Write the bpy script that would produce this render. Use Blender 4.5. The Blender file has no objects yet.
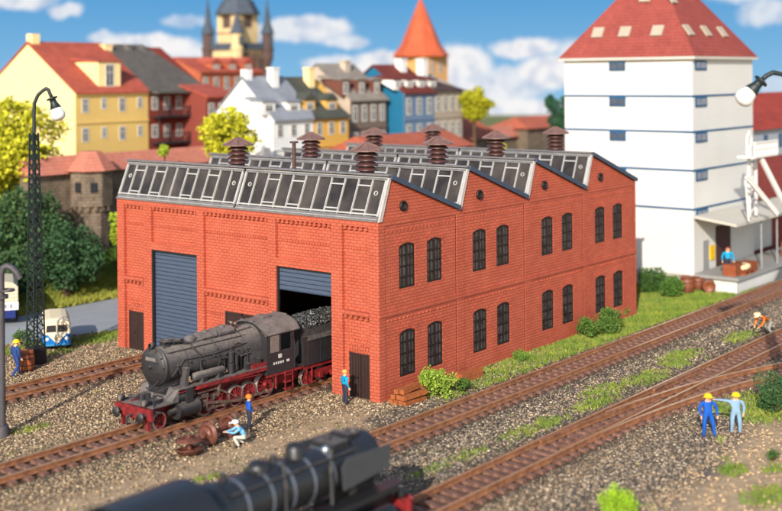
import bpy, math, random
import numpy as np
from mathutils import Vector, Matrix
random.seed(7); rng = np.random.default_rng(7)
SC = bpy.context.scene
COL = SC.collection
R = math.radians

# ------------------------------------------------------------------ camera
F_PX, CX, CY = 1185.4, 391.0, 75.8
YAW, ROLL = 0.682, -0.009
CAM = np.array([-45.49, -37.84, 16.347])
_d = np.array([math.cos(YAW), math.sin(YAW), 0.0])
_r = np.array([math.sin(YAW), -math.cos(YAW), 0.0])
_u = np.array([0, 0, 1.0])
_c, _s = math.cos(ROLL), math.sin(ROLL)
RM = np.array([_c * _r + _s * _u, -_s * _r + _c * _u, _d])
cd = bpy.data.cameras.new('camera')
cam = bpy.data.objects.new('camera', cd); COL.objects.link(cam)
cam.matrix_world = Matrix(((RM[0][0], RM[1][0], -RM[2][0], CAM[0]), (RM[0][1], RM[1][1], -RM[2][1], CAM[1]),
                           (RM[0][2], RM[1][2], -RM[2][2], CAM[2]), (0, 0, 0, 1)))
cd.sensor_width = 36; cd.lens = F_PX / 782 * 36
cd.shift_y = -(255.5 - CY) / 782
cd.clip_start = 1; cd.clip_end = 2000
cd.dof.use_dof = True; cd.dof.focus_distance = 62; cd.dof.aperture_fstop = cd.lens / 1000 / 0.42
cd.dof.aperture_blades = 0
SC.camera = cam
SC.render.resolution_x = 1024; SC.render.resolution_y = 669

# ------------------------------------------------------------------ light
SUN_DIR = np.array([1.0, 0.47, -0.52]); SUN_DIR /= np.linalg.norm(SUN_DIR)
world = bpy.data.worlds.new('World'); SC.world = world; world.use_nodes = True
wn = world.node_tree
bg = wn.nodes['Background']
sky = wn.nodes.new('ShaderNodeTexSky'); sky.sky_type = 'NISHITA'; sky.sun_disc = False
sky.sun_elevation = math.asin(-SUN_DIR[2])
sky.sun_rotation = math.atan2(-SUN_DIR[0], -SUN_DIR[1])
wn.links.new(sky.outputs[0], bg.inputs[0]); bg.inputs[1].default_value = 0.15
sd = bpy.data.lights.new('sun', 'SUN'); sd.energy = 4.1; sd.angle = R(0.6); sd.color = (1.0, 0.93, 0.83)
sun = bpy.data.objects.new('sun', sd); COL.objects.link(sun)
sun.rotation_euler = Vector(SUN_DIR).to_track_quat('-Z', 'Y').to_euler()
sun.location = (-60, -20, 60)
SC.view_settings.view_transform = 'Standard'; SC.view_settings.look = 'None'
SC.view_settings.exposure = 0.5; SC.view_settings.gamma = 1; SC.view_settings.use_curve_mapping = False
SC.cycles.max_bounces = 6; SC.cycles.transparent_max_bounces = 12


def ray(x, y):
    return RM.T @ np.array([(x - CX) / F_PX, -(y - CY) / F_PX, 1.0])
def G(x, y, z=0.0):
    d = ray(x, y); return CAM + (z - CAM[2]) / d[2] * d
def WX(x, y, X):
    d = ray(x, y); return CAM + (X - CAM[0]) / d[0] * d
def WY(x, y, Y):
    d = ray(x, y); return CAM + (Y - CAM[1]) / d[1] * d
def P(x, y, D):
    return CAM + ray(x, y) * D

# ------------------------------------------------------------------ materials
def lin(c):
    return tuple((v / 255 / 12.92) if v / 255 <= .04045 else ((v / 255 + .055) / 1.055) ** 2.4 for v in c) + (1,)
MATS = {}
def mat(name, rgb, rough=.7, var=.25, scale=3.0, bump=0.0, bscale=20.0, metal=0.0, rgb2=None, kind=None, attr=None, spec=.4, **kw):
    if name in MATS: return MATS[name]
    m = bpy.data.materials.new(name); m.use_nodes = True; nt = m.node_tree; N = nt.nodes; L = nt.links
    b = N['Principled BSDF']; b.inputs['Roughness'].default_value = rough; b.inputs['Metallic'].default_value = metal
    b.inputs['Specular IOR Level'].default_value = spec
    tc = N.new('ShaderNodeTexCoord')
    c1 = lin(rgb); c2 = lin(rgb2) if rgb2 else tuple(max(0, v * (1 - var)) for v in c1[:3]) + (1,)
    ns = N.new('ShaderNodeTexNoise'); ns.inputs['Scale'].default_value = scale; ns.inputs['Detail'].default_value = 5
    ns.inputs['Roughness'].default_value = .65
    L.new(tc.outputs['Object'], ns.inputs['Vector'])
    ramp = N.new('ShaderNodeMapRange'); ramp.inputs[1].default_value = .35; ramp.inputs[2].default_value = .65
    L.new(ns.outputs['Fac'], ramp.inputs[0])
    mx = N.new('ShaderNodeMix'); mx.data_type = 'RGBA'
    mx.inputs[6].default_value = c1; mx.inputs[7].default_value = c2
    L.new(ramp.outputs[0], mx.inputs[0])
    out = mx.outputs[2]
    height = None
    if attr:
        at = N.new('ShaderNodeAttribute'); at.attribute_name = 'Col'
        mm = N.new('ShaderNodeMix'); mm.data_type = 'RGBA'; mm.blend_type = 'MULTIPLY'; mm.inputs[0].default_value = 1
        L.new(out, mm.inputs[6]); L.new(at.outputs['Color'], mm.inputs[7]); out = mm.outputs[2]
    if kind == 'brick':
        sx = N.new('ShaderNodeSeparateXYZ'); L.new(tc.outputs['Object'], sx.inputs[0])
        ad = N.new('ShaderNodeMath'); L.new(sx.outputs[0], ad.inputs[0]); L.new(sx.outputs[1], ad.inputs[1])
        cb = N.new('ShaderNodeCombineXYZ'); L.new(ad.outputs[0], cb.inputs[0]); L.new(sx.outputs[2], cb.inputs[1])
        br = N.new('ShaderNodeTexBrick'); L.new(cb.outputs[0], br.inputs['Vector'])
        w, h = kw.get('bw', .42), kw.get('bh', .15)
        br.inputs['Scale'].default_value = 1; br.inputs['Brick Width'].default_value = w; br.inputs['Row Height'].default_value = h
        br.inputs['Mortar Size'].default_value = kw.get('ms', .018); br.inputs['Mortar Smooth'].default_value = .3
        br.inputs['Color1'].default_value = (1, 1, 1, 1); br.inputs['Color2'].default_value = (.86, .86, .86, 1)
        mo = kw.get('mortar', .62); br.inputs['Mortar'].default_value = (mo, mo, mo, 1)
        mm = N.new('ShaderNodeMix'); mm.data_type = 'RGBA'; mm.blend_type = 'MULTIPLY'; mm.inputs[0].default_value = 1
        L.new(out, mm.inputs[6]); L.new(br.outputs['Color'], mm.inputs[7]); out = mm.outputs[2]
        inv = N.new('ShaderNodeMath'); inv.operation = 'SUBTRACT'; inv.inputs[0].default_value = 1; L.new(br.outputs['Fac'], inv.inputs[1])
        height = inv.outputs[0]
    if kind in ('slat', 'tile', 'plank'):
        # slat: horizontal ribs in z ; tile: rows by z plus columns ; plank: vertical boards
        sx = N.new('ShaderNodeSeparateXYZ'); L.new(tc.outputs['Object'], sx.inputs[0])
        if kind == 'plank':
            ad = N.new('ShaderNodeMath'); L.new(sx.outputs[0], ad.inputs[0]); L.new(sx.outputs[1], ad.inputs[1]); src = ad.outputs[0]
        else: src = sx.outputs[2]
        fr = N.new('ShaderNodeMath'); fr.operation = 'PINGPONG'; L.new(src, fr.inputs[0]); fr.inputs[1].default_value = kw.get('pitch', .25) / 2
        mr = N.new('ShaderNodeMapRange'); L.new(fr.outputs[0], mr.inputs[0]); mr.inputs[1].default_value = 0; mr.inputs[2].default_value = kw.get('pitch', .25) * .16
        height = mr.outputs[0]
        g_ = N.new('ShaderNodeMapRange'); L.new(mr.outputs[0], g_.inputs[0]); g_.inputs[3].default_value = kw.get('dark', .72); g_.inputs[4].default_value = 1
        mm = N.new('ShaderNodeMix'); mm.data_type = 'RGBA'; mm.blend_type = 'MULTIPLY'; mm.inputs[0].default_value = 1
        L.new(out, mm.inputs[6]); L.new(g_.outputs[0], mm.inputs[7]); out = mm.outputs[2]
    if kw.get('mottle'):
        for sc_, lo_, amt in ((.35, .42, .14), (5.5, .40, .22)):
            nz_ = N.new('ShaderNodeTexNoise'); nz_.inputs['Scale'].default_value = sc_; nz_.inputs['Detail'].default_value = 6; nz_.inputs['Roughness'].default_value = .7; L.new(tc.outputs['Object'], nz_.inputs['Vector'])
            mr_ = N.new('ShaderNodeMapRange'); L.new(nz_.outputs['Fac'], mr_.inputs[0]); mr_.inputs[1].default_value = lo_; mr_.inputs[2].default_value = .62; mr_.inputs[3].default_value = 1 - amt * kw['mottle']; mr_.inputs[4].default_value = 1 + .05 * kw['mottle']
            m3 = N.new('ShaderNodeMix'); m3.data_type = 'RGBA'; m3.blend_type = 'MULTIPLY'; m3.inputs[0].default_value = 1; L.new(out, m3.inputs[6]); L.new(mr_.outputs[0], m3.inputs[7]); out = m3.outputs[2]
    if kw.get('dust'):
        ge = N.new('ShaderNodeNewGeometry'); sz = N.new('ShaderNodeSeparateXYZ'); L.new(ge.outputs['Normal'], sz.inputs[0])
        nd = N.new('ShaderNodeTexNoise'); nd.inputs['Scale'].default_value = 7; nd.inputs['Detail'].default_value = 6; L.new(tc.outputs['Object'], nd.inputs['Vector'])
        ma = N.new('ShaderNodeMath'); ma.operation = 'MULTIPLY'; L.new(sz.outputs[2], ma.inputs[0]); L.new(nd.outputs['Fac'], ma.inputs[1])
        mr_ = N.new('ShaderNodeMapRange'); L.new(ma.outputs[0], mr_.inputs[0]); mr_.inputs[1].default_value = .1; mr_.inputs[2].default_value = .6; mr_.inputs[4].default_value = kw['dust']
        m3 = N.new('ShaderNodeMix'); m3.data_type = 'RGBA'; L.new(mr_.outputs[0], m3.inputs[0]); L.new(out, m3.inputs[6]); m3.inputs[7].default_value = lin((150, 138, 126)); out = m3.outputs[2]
    L.new(out, b.inputs['Base Color'])
    if height is not None:
        bp = N.new('ShaderNodeBump'); bp.inputs['Strength'].default_value = kw.get('bs', .7); bp.inputs['Distance'].default_value = kw.get('bd', .03)
        L.new(height, bp.inputs['Height']); L.new(bp.outputs[0], b.inputs['Normal'])
    elif bump:
        n2 = N.new('ShaderNodeTexNoise'); n2.inputs['Scale'].default_value = bscale; n2.inputs['Detail'].default_value = 4
        L.new(tc.outputs['Object'], n2.inputs['Vector'])
        bp = N.new('ShaderNodeBump'); bp.inputs['Strength'].default_value = bump; bp.inputs['Distance'].default_value = kw.get('bd', .05)
        L.new(n2.outputs['Fac'], bp.inputs['Height']); L.new(bp.outputs[0], b.inputs['Normal'])
    if kw.get('alpha'):
        tr = N.new('ShaderNodeBsdfTransparent'); ms = N.new('ShaderNodeMixShader'); ms.inputs[0].default_value = kw['alpha']
        L.new(tr.outputs[0], ms.inputs[1]); L.new(b.outputs[0], ms.inputs[2]); L.new(ms.outputs[0], N['Material Output'].inputs[0])
    if kw.get('transl'):
        b.inputs['Subsurface Weight'].default_value = 0
    MATS[name] = m
    return m

# ------------------------------------------------------------------ mesh builder
class MB:
    def __init__(s): s.v = []; s.f = []; s.sm = []
    def add(s, vs, fs, smooth=False):
        o = len(s.v); s.v += [tuple(map(float, p)) for p in vs]
        s.f += [tuple(i + o for i in f) for f in fs]; s.sm += [smooth] * len(fs); return s
    def box(s, x0, y0, z0, x1, y1, z1):
        x0, x1 = sorted((x0, x1)); y0, y1 = sorted((y0, y1)); z0, z1 = sorted((z0, z1))
        return s.add([(x0, y0, z0), (x1, y0, z0), (x1, y1, z0), (x0, y1, z0), (x0, y0, z1), (x1, y0, z1), (x1, y1, z1), (x0, y1, z1)],
                     [(0, 3, 2, 1), (4, 5, 6, 7), (0, 1, 5, 4), (1, 2, 6, 5), (2, 3, 7, 6), (3, 0, 4, 7)])
    def bar(s, a, b, w, h=None, up=(0, 0, 1)):
        a = np.array(a, float); b = np.array(b, float); h = h or w
        d = b - a; d /= np.linalg.norm(d) + 1e-9; u = np.array(up, float)
        if abs(d @ u) > .99: u = np.array([1.0, 0, 0])
        r = np.cross(d, u); r /= np.linalg.norm(r); u = np.cross(r, d)
        vs = [p + r * i * w / 2 + u * j * h / 2 for p in (a, b) for i, j in ((-1, -1), (1, -1), (1, 1), (-1, 1))]
        return s.add(vs, [(0, 3, 2, 1), (4, 5, 6, 7), (0, 1, 5, 4), (1, 2, 6, 5), (2, 3, 7, 6), (3, 0, 4, 7)])
    def cyl(s, a, b, r0, r1=None, n=16, caps=True, smooth=True, ang0=0, ang1=2 * math.pi):
        r1 = r0 if r1 is None else r1
        a = np.array(a, float); b = np.array(b, float); d = b - a; d /= np.linalg.norm(d) + 1e-9
        u = np.array([0, 0, 1.0]) if abs(d[2]) < .9 else np.array([1.0, 0, 0])
        r = np.cross(d, u); r /= np.linalg.norm(r); u = np.cross(r, d)
        ring = lambda c, q: [c + q * (math.cos(ang0 + (ang1 - ang0) * t / n) * r + math.sin(ang0 + (ang1 - ang0) * t / n) * u) for t in range(n)]
        s.add(ring(a, r0) + ring(b, r1), [(i, (i + 1) % n, n + (i + 1) % n, n + i) for i in range(n)], smooth)
        if caps:
            if r0 > 1e-4: s.add(ring(a, r0), [tuple(range(n))[::-1]])
            if r1 > 1e-4: s.add(ring(b, r1), [tuple(range(n))])
        return s
    def tube(s, pts, r, n=8):
        for i in range(len(pts) - 1):
            s.cyl(pts[i], pts[i + 1], r, r, n)
            if i: s.ball(pts[i], r * 1.0, n, 4)
        return s
    def ball(s, c, r, n=12, m=8, sc=(1, 1, 1)):
        vs = []; fs = []
        for j in range(m + 1):
            t = math.pi * j / m
            for i in range(n):
                p = 2 * math.pi * i / n
                vs.append((c[0] + r * sc[0] * math.sin(t) * math.cos(p), c[1] + r * sc[1] * math.sin(t) * math.sin(p), c[2] + r * sc[2] * math.cos(t)))
        for j in range(m):
            for i in range(n):
                fs.append((j * n + i, (j + 1) * n + i, (j + 1) * n + (i + 1) % n, j * n + (i + 1) % n))
        return s.add(vs, fs, True)
    def lathe(s, prof, o=(0, 0, 0), ax=(0, 0, 1), n=20, smooth=True):
        # prof: (radius, height)
        d = np.array(ax, float); d /= np.linalg.norm(d); o = np.array(o, float)
        u = np.array([0, 0, 1.0]) if abs(d[2]) < .9 else np.array([1.0, 0, 0])
        r = np.cross(d, u); r /= np.linalg.norm(r); u = np.cross(r, d); vs = []; fs = []
        for (q, h) in prof:
            for i in range(n):
                t = 2 * math.pi * i / n; vs.append(o + d * h + q * (math.cos(t) * r + math.sin(t) * u))
        for j in range(len(prof) - 1):
            for i in range(n): fs.append((j * n + i, j * n + (i + 1) % n, (j + 1) * n + (i + 1) % n, (j + 1) * n + i))
        return s.add(vs, fs, smooth)
    def prism(s, poly, a, b):
        # poly: 2D list, a/b: functions mapping (u,v)->xyz for the two ends
        n = len(poly); vs = [a(*p) for p in poly] + [b(*p) for p in poly]
        return s.add(vs, [tuple(range(n))[::-1], tuple(range(n, 2 * n))] + [(i, (i + 1) % n, n + (i + 1) % n, n + i) for i in range(n)])
    def quad(s, a, b, c, d): return s.add([a, b, c, d], [(0, 1, 2, 3)])
    def xf(s, M):
        M = np.array(M); V = np.array(s.v); s.v = [tuple(p) for p in (V @ M[:3, :3].T + M[:3, 3])]; return s
    def build(s, name, m, parent=None, normals=True):
        me = bpy.data.meshes.new(name)
        base = Vector((0, 0, 0)); q = parent
        while q is not None: base += q.location; q = q.parent
        me.from_pydata([(x - base.x, y - base.y, z - base.z) for x, y, z in s.v], [], s.f)
        me.polygons.foreach_set('use_smooth', s.sm)
        me.materials.append(m)
        if normals:
            import bmesh
            bm = bmesh.new(); bm.from_mesh(me); bmesh.ops.recalc_face_normals(bm, faces=bm.faces); bm.to_mesh(me); bm.free()
        me.update()
        o = bpy.data.objects.new(name, me); COL.objects.link(o)
        if parent: o.parent = parent
        return o

def tag(o, label=None, cat=None, group=None, kind=None):
    if label: o['label'] = label
    if cat: o['category'] = cat
    if group: o['group'] = group
    if kind: o['kind'] = kind
    return o
def thing(name, loc, label, cat, group=None, rz=0):
    o = bpy.data.objects.new(name, None); COL.objects.link(o); o.location = tuple(float(v) for v in loc); o.rotation_euler = (0, 0, rz)
    o.empty_display_size = .3
    return tag(o, label, cat, group)
def copy_tree(o, parent=None):
    c = o.copy(); COL.objects.link(c)
    if parent: c.parent = parent
    for ch in [k for k in o.children]: copy_tree(ch, c)
    return c
def raw_mesh(name, V, Fc, m, nper, colors=None, smooth=False, parent=None):
    """fast mesh from numpy: V (n,3), Fc (k,nper)"""
    me = bpy.data.meshes.new(name); V = np.asarray(V, np.float32); Fc = np.asarray(Fc, np.int32)
    if parent is not None:
        b = np.zeros(3); q = parent
        while q is not None: b += np.array(q.location); q = q.parent
        V = (V - b).astype(np.float32)
    me.vertices.add(len(V)); me.vertices.foreach_set('co', V.ravel())
    me.loops.add(Fc.size); me.loops.foreach_set('vertex_index', Fc.ravel())
    me.polygons.add(len(Fc)); me.polygons.foreach_set('loop_start', np.arange(0, Fc.size, nper, dtype=np.int32))
    me.polygons.foreach_set('loop_total', np.full(len(Fc), nper, np.int32))
    me.update(calc_edges=True)
    if colors is not None:
        ca = me.color_attributes.new('Col', 'FLOAT_COLOR', 'POINT')
        c4 = np.ones((len(V), 4), np.float32); c4[:, :3] = colors; ca.data.foreach_set('color', c4.ravel())
    me.materials.append(m)
    o = bpy.data.objects.new(name, me); COL.objects.link(o)
    if parent is not None: o.parent = parent
    return o

WHITE = (255, 255, 255)
M_white_attr = lambda name, rough=.9, spec=.2, **k: mat(name, WHITE, rough, var=.25, attr=True, spec=spec, **k)

# ------------------------------------------------------------------ zones on the ground
def seg_gauss(x, y, cx, cy, rx, ry, soft=1.0):
    d = ((x - cx) / rx) ** 2 + ((y - cy) / ry) ** 2
    return np.clip((1.35 - d) / .7 * soft, 0, 1)
GP = []   # grass patches (cx, cy, rx, ry, rich)
for px, py, rx, ry, q in [(645, 379, 2.6, .9, .7), (679, 357, 2.4, .8, .8), (741, 337, 2.2, .7, .7), (605, 391, 2.0, .8, .7), (596, 403, 2.0, .7, .9),
                          (548, 423, 1.6, .6, .8), (520, 434, 1.4, .6, .6), (676, 363, 1.6, .8, .8), (752, 412, 1.9, 2.0, 1.0), (770, 402, 1.5, 1.9, 1),
                          (732, 471, .8, .6, .9), (617, 499, .8, .55, 1.0), (769, 496, 1.4, .8, .8), (720, 440, .6, .4, .5), (775, 470, .7, .5, .6),
                          (208, 478, .9, .35, .6), (260, 468, 1.0, .4, .5), (430, 470, 1.6, .5, .4), (470, 455, 1.2, .5, .5),
                          (100, 338, 2.4, 1.3, 1.0), (20, 350, 2.6, .9, .9), (60, 352, 1.3, .7, .5), (30, 430, 1.2, .5, .5), (655, 300, 6, 2.0, 1.0),
                          (700, 300, 3.2, 1.6, 1.0), (660, 318, 3.5, .8, .8), (560, 352, 5, .8, .8), (490, 372, 3, .8, .7), (600, 340, 4, .8, .9)]:
    g = G(px, py); GP.append((g[0], g[1], rx, ry, q))
def vnoise(x, y, s=1.0, seed=0):
    return (np.sin(x * 1.7 * s + 1.3 + seed) * np.sin(y * 2.1 * s + .7 * seed) + np.sin((x + y) * 3.3 * s + 2 + seed) * .6 + np.sin((x - 1.7 * y) * 5.1 * s + seed) * .4) / 2
def grass_density(x, y):
    w = np.zeros_like(x)
    nz = vnoise(x, y, 1.0, 1) * .5; n2 = vnoise(x, y, 3.1, 4)
    yard = (x > -22) & (x < 46) & (y > -22) & (y < 26)
    w = w + yard * np.clip(vnoise(x, y, .55, 8) * 1.2 + n2 * .5 - .95, 0, .16)
    for cx, cy, rx, ry, q in GP:
        d = ((x - cx) / rx) ** 2 + ((y - cy) / ry) ** 2 + nz * .6 + n2 * .7
        w = np.maximum(w, np.clip((1.35 - d) * .8, 0, 1) * q * .9)
    strip = ((x > 2) & (x < 42) & (y > -2.5) & (y < .2)) * np.clip(.25 + (x - 2) * .035 + nz * .7, 0, 1)
    lawn = ((x > 26.5) & (x < 41) & (y > -2.6) & (y < 14)) * (.75 + nz * .5)
    w = np.maximum(w, np.maximum(strip, lawn))
    w = np.maximum(w, ((y > 33.9)) * np.clip(.85 + nz * .3, 0, 1))
    w = np.maximum(w, ((x > 4) & (y > 21.2) & (y < 24.5)) * .8)
    return np.clip(w, 0, 1)
ROADP = [(-40, 38), (-4.1, 26.9), (-.5, 25.85), (2.9, 24.7), (30, 24.2), (90, 24.0), (90, 33.9), (5, 33.9), (1, 33.7), (-40, 33.5)]
def on_road(x, y):
    near = np.interp(x, [-40, -4.1, -.5, 2.9, 30, 90], [31.0, 26.9, 25.85, 24.7, 24.2, 24])
    return (y > near) & (y < 33.85)
def in_shed(x, y): return (x > -.05) & (x < 27.5) & (y > -.05) & (y < 20.8)
TRK = [(5.3, -40, 20), (16.05, -40, -.1), (-4.22, -40, 90), (-10.75, -40, 60)]
def terrain_z(x, y):
    t = np.clip((y - 34.2) / 8.0, 0, 1); t = t * t * (3 - 2 * t)
    t2 = np.clip((y - 43) / 6.0, 0, 1)
    return t * 2.6 + t2 * 2.6
def ground_color(x, y):
    n1 = vnoise(x, y, .35, 3)[..., None]; n2 = vnoise(x, y, 1.3, 5)[..., None]
    beige = np.array([.25, .185, .12]); tan = np.array([.56, .40, .24]); dark = np.array([.12, .105, .09]); grey = np.array([.16, .14, .12])
    rust = np.array([.17, .10, .065]); green = np.array([.13, .19, .035]); yg = np.array([.25, .27, .05])
    c = beige * (1 + .12 * n1) * np.ones(x.shape + (3,))
    def mixin(c, k, w): w = np.clip(w, 0, 1)[..., None]; return c * (1 - w) + k * w
    # tan dirt path south of the engine track and near the camera
    w = np.clip(1.6 - np.abs((y + .35 + .04 * (x + 12)) / 1.25), 0, 1) * np.clip((-1 - x) / 2.0, 0, 1)
    c = mixin(c, tan, w * (.75 + .25 * n2[..., 0]))
    w = np.clip((-12.9 - y) / 1.2, 0, 1)
    gcol = tan * .95
    c = mixin(c, grey, w)
    w2 = np.clip((-(y + 16.2) + .13 * (x - 5) + .5 * n1[..., 0]) / 1.0, 0, 1)
    c = mixin(c, gcol, w2 * .9)
    # strip between main line and the junction track
    w = ((y < -5.6) & (y > -9.5)) * 1.0
    c = mixin(c, grey * .95 + .05 * n2, w)
    w = ((y > -3.0) & (y < -1.2) & (x > -3)) * .8
    c = mixin(c, grey * .7, w)
    for (cy, xa, xb) in TRK:
        inn = (x > xa) & (x < xb)
        c = mixin(c, dark * 1.0, inn * np.clip(2.1 - np.abs(y - cy) , 0, 1) * .8)
        c = mixin(c, rust * .7, inn * (np.abs(y - cy) < 1.35) * .9)
    w = (y > 21) * (y < 26) * (x > -20) * .15
    g = grass_density(x, y)
    gc = green[None] * (1 - .5) + yg[None] * .5
    c = mixin(c, np.array([.17, .2, .05]), g * .85)
    return np.clip(c, .01, 1)
exec_tail = True

# ------------------------------------------------------------------ ground
def grid_sheet(name, xs, ys, m):
    X, Y = np.meshgrid(xs, ys, indexing='ij'); Z = terrain_z(X, Y)
    V = np.stack([X, Y, Z], -1).reshape(-1, 3); nx, ny = len(xs), len(ys)
    i, j = np.meshgrid(np.arange(nx - 1), np.arange(ny - 1), indexing='ij'); a = (i * ny + j).ravel()
    Fc = np.stack([a, a + ny, a + ny + 1, a + 1], -1)
    o = raw_mesh(name, V, Fc, m, 4, ground_color(X, Y).reshape(-1, 3))
    return o
xs = np.concatenate([np.linspace(-400, -50, 8), np.arange(-48, 46, .33), np.linspace(47, 120, 60), np.linspace(140, 500, 8)])
ys = np.concatenate([np.linspace(-400, -45, 8), np.arange(-43, 20, .33), np.arange(20, 52, .5), np.linspace(54, 120, 20), np.linspace(140, 500, 8)])
M_ground = mat('gravelly_earth', WHITE, .95, var=.4, scale=2.2, bump=.8, bscale=9, attr=True, spec=.15, bd=.08)
tag(grid_sheet('ground', xs, ys, M_ground), kind='structure')

rd = MB(); rd.add([(x, y, .006) for x, y in ROADP], [tuple(range(len(ROADP)))])
M_road = mat('road_asphalt', (150, 152, 156), .85, var=.12, scale=.6, bump=.15, bscale=30, spec=.3)
tag(rd.build('road', M_road), kind='structure')
ys2 = MB(); ys2.box(.35, .35, -.05, 26.9, 20.3, .02)
tag(ys2.build('floor', mat('shed_floor', (70, 64, 60), .9)), kind='structure')

# ------------------------------------------------------------------ stones
def frustum_mask(x, y, z=0, mar=12):
    q = (np.stack([x, y, np.full_like(x, z)], -1) - CAM) @ RM.T
    u = CX + F_PX * q[:, 0] / q[:, 2]; v = CY - F_PX * q[:, 1] / q[:, 2]
    return (q[:, 2] > 5) & (u > -mar) & (u < 782 + mar) & (v > 20) & (v < 511 + mar)
def stones(name, x, y, zb, size, cols, m, label=None, cat=None, flat=.7, parent=None):
    n = len(x)
    base = np.array([[1, 0, 0], [-1, 0, 0], [0, 1, 0], [0, -1, 0], [0, 0, 1], [0, 0, -1]], float)
    V = base[None] * (1 + rng.uniform(-.35, .35, (n, 6, 1))) + rng.uniform(-.22, .22, (n, 6, 3))
    V *= size[:, None, None] * np.stack([rng.uniform(.7, 1.2, n), rng.uniform(.7, 1.2, n), rng.uniform(.5, 1, n) * flat], -1)[:, None]
    a = rng.uniform(0, 6.28, n); c, s_ = np.cos(a)[:, None], np.sin(a)[:, None]
    X = V[..., 0] * c - V[..., 1] * s_; Y = V[..., 0] * s_ + V[..., 1] * c
    V = np.stack([X + x[:, None], Y + y[:, None], V[..., 2] + zb[:, None]], -1)
    F0 = np.array([[0, 2, 4], [2, 1, 4], [1, 3, 4], [3, 0, 4], [2, 0, 5], [1, 2, 5], [3, 1, 5], [0, 3, 5]])
    Fc = (F0[None] + (np.arange(n) * 6)[:, None, None]).reshape(-1, 3)
    return raw_mesh(name, V.reshape(-1, 3), Fc, m, 3, np.repeat(cols, 6, 0), parent=parent)
M_stone = mat('loose_stone', WHITE, .85, var=.2, scale=6, attr=True, spec=.25)
def scatter(n, x0, x1, y0, y1):
    x = rng.uniform(x0, x1, n); y = rng.uniform(y0, y1, n)
    k = frustum_mask(x, y); return x[k], y[k]
x, y = scatter(430000, -24, 46, -22, 27)
gd = grass_density(x, y)
dist = np.hypot(x - CAM[0], y - CAM[1])
keep = ~in_shed(x, y) & ~on_road(x, y) & (rng.random(len(x)) > gd * .88)
dc = np.min([np.where((x > a) & (x < b), np.abs(y - cy), 9) for cy, a, b in TRK], 0)
sparse = np.clip(1.6 - np.abs((y + .35 + .04 * (x + 12)) / 1.5), 0, 1) * (x < -2) * .82
sparse2 = np.clip((-(y + 15.8) + .13 * (x - 5)), 0, 1) * .88
keep &= rng.random(len(x)) > np.maximum(sparse, sparse2)
keep &= (rng.random(len(x)) < np.clip(60 / dist, .4, 1.2) * .95)
keep &= ~((dc < 1.32) & (rng.random(len(x)) < .55))
x, y, gd, dc = x[keep], y[keep], gd[keep], dc[keep]
col = ground_color(x, y)
bal = np.clip(2.6 - dc, 0, 1) * (dc > .0)
n = len(x)
br = rng.lognormal(0, .5, n)[:, None]
pal = np.array([[.38, .29, .19], [.27, .205, .14], [.07, .058, .048], [.52, .43, .31], [.16, .12, .085], [.31, .19, .105]])
pk = pal[rng.choice(6, n, p=[.34, .22, .16, .10, .10, .08])]
mainzone = ((y < -1.0) & (y > -16.5) & (x > -14))[:, None]
pal2 = np.array([[.30, .24, .18], [.18, .145, .11], [.05, .042, .037], [.50, .42, .32], [.12, .085, .06], [.30, .19, .115]])
pk2 = pal2[rng.choice(6, n, p=[.27, .2, .24, .13, .08, .08])]
pk = np.where(mainzone, pk2, pk)
intr = (dc < 1.25)[:, None]
pal3 = np.array([[.12, .08, .055], [.08, .055, .04], [.20, .13, .085], [.05, .04, .035]]); pk3 = pal3[rng.integers(0, 4, n)]
pk = np.where(intr, pk3, pk)
darkb = (np.clip(2.3 - dc, 0, 1) * (dc > 1.25))[:, None]
pk = pk * (1 - .45 * darkb)
tz = np.clip((-(y + 15.6) + .13 * (x - 5)) / 1.2, 0, 1)[:, None] * (y < -13)[:, None]
pk = pk * (1 - .75 * tz) + np.array([.54, .39, .24]) * .75 * tz
cols = np.clip((pk * 1.0 + col * .2) * np.array([1.05, 1.0, .92]), 0, 1) * np.clip(br, .6, 1.25)
size = rng.uniform(.035, .085, n) * np.where(dc < 1.4, .6, 1.0)
z0 = rng.uniform(-.01, .05, n) - .03 * (dc < 1.4)
st = stones('gravel_stones', x, y, z0, size, np.clip(cols, .01, .9), M_stone)
tag(st, 'loose grey and beige gravel stones spread over the yard and between the tracks', 'gravel', kind='stuff')

# ------------------------------------------------------------------ grass
def blades(name, x, y, z, hgt, cols, m, wid=.03, per=3):
    n = len(x); x = np.repeat(x, per) + rng.normal(0, .05, n * per); y = np.repeat(y, per) + rng.normal(0, .05, n * per)
    z = np.repeat(z, per); h = np.repeat(hgt, per) * rng.uniform(.5, 1.2, n * per); c = np.repeat(cols, per, 0) * rng.uniform(.75, 1.25, (n * per, 1))
    a = rng.uniform(0, 6.28, n * per); lean = rng.normal(0, .45, (n * per, 2)) * h[:, None]
    dx, dy = np.cos(a) * wid, np.sin(a) * wid
    V = np.stack([np.stack([x - dx, y - dy, z], -1), np.stack([x + dx, y + dy, z], -1), np.stack([x + lean[:, 0], y + lean[:, 1], z + h], -1)], 1)
    Fc = np.arange(n * per * 3).reshape(-1, 3)
    return raw_mesh(name, V.reshape(-1, 3), Fc, m, 3, np.repeat(np.clip(c, 0, 1), 3, 0))
M_grass = mat('grass_blade', WHITE, .8, var=.2, attr=True, spec=.2)
x, y = scatter(420000, -24, 46, -22, 34)
gd = grass_density(x, y); k = (rng.random(len(x)) < gd * .95) & ~in_shed(x, y) & ~on_road(x, y) & (gd > .1)
dct = np.min([np.where((x > a) & (x < b), np.abs(y - cy), 9) for cy, a, b in TRK], 0)
k &= dct > 1.6
x, y = x[k], y[k]
t = (vnoise(x, y, .8, 9) * .5 + .5)[:, None]
cg = np.array([.12, .22, .03]) * (1 - t) + np.array([.30, .34, .05]) * t
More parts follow.
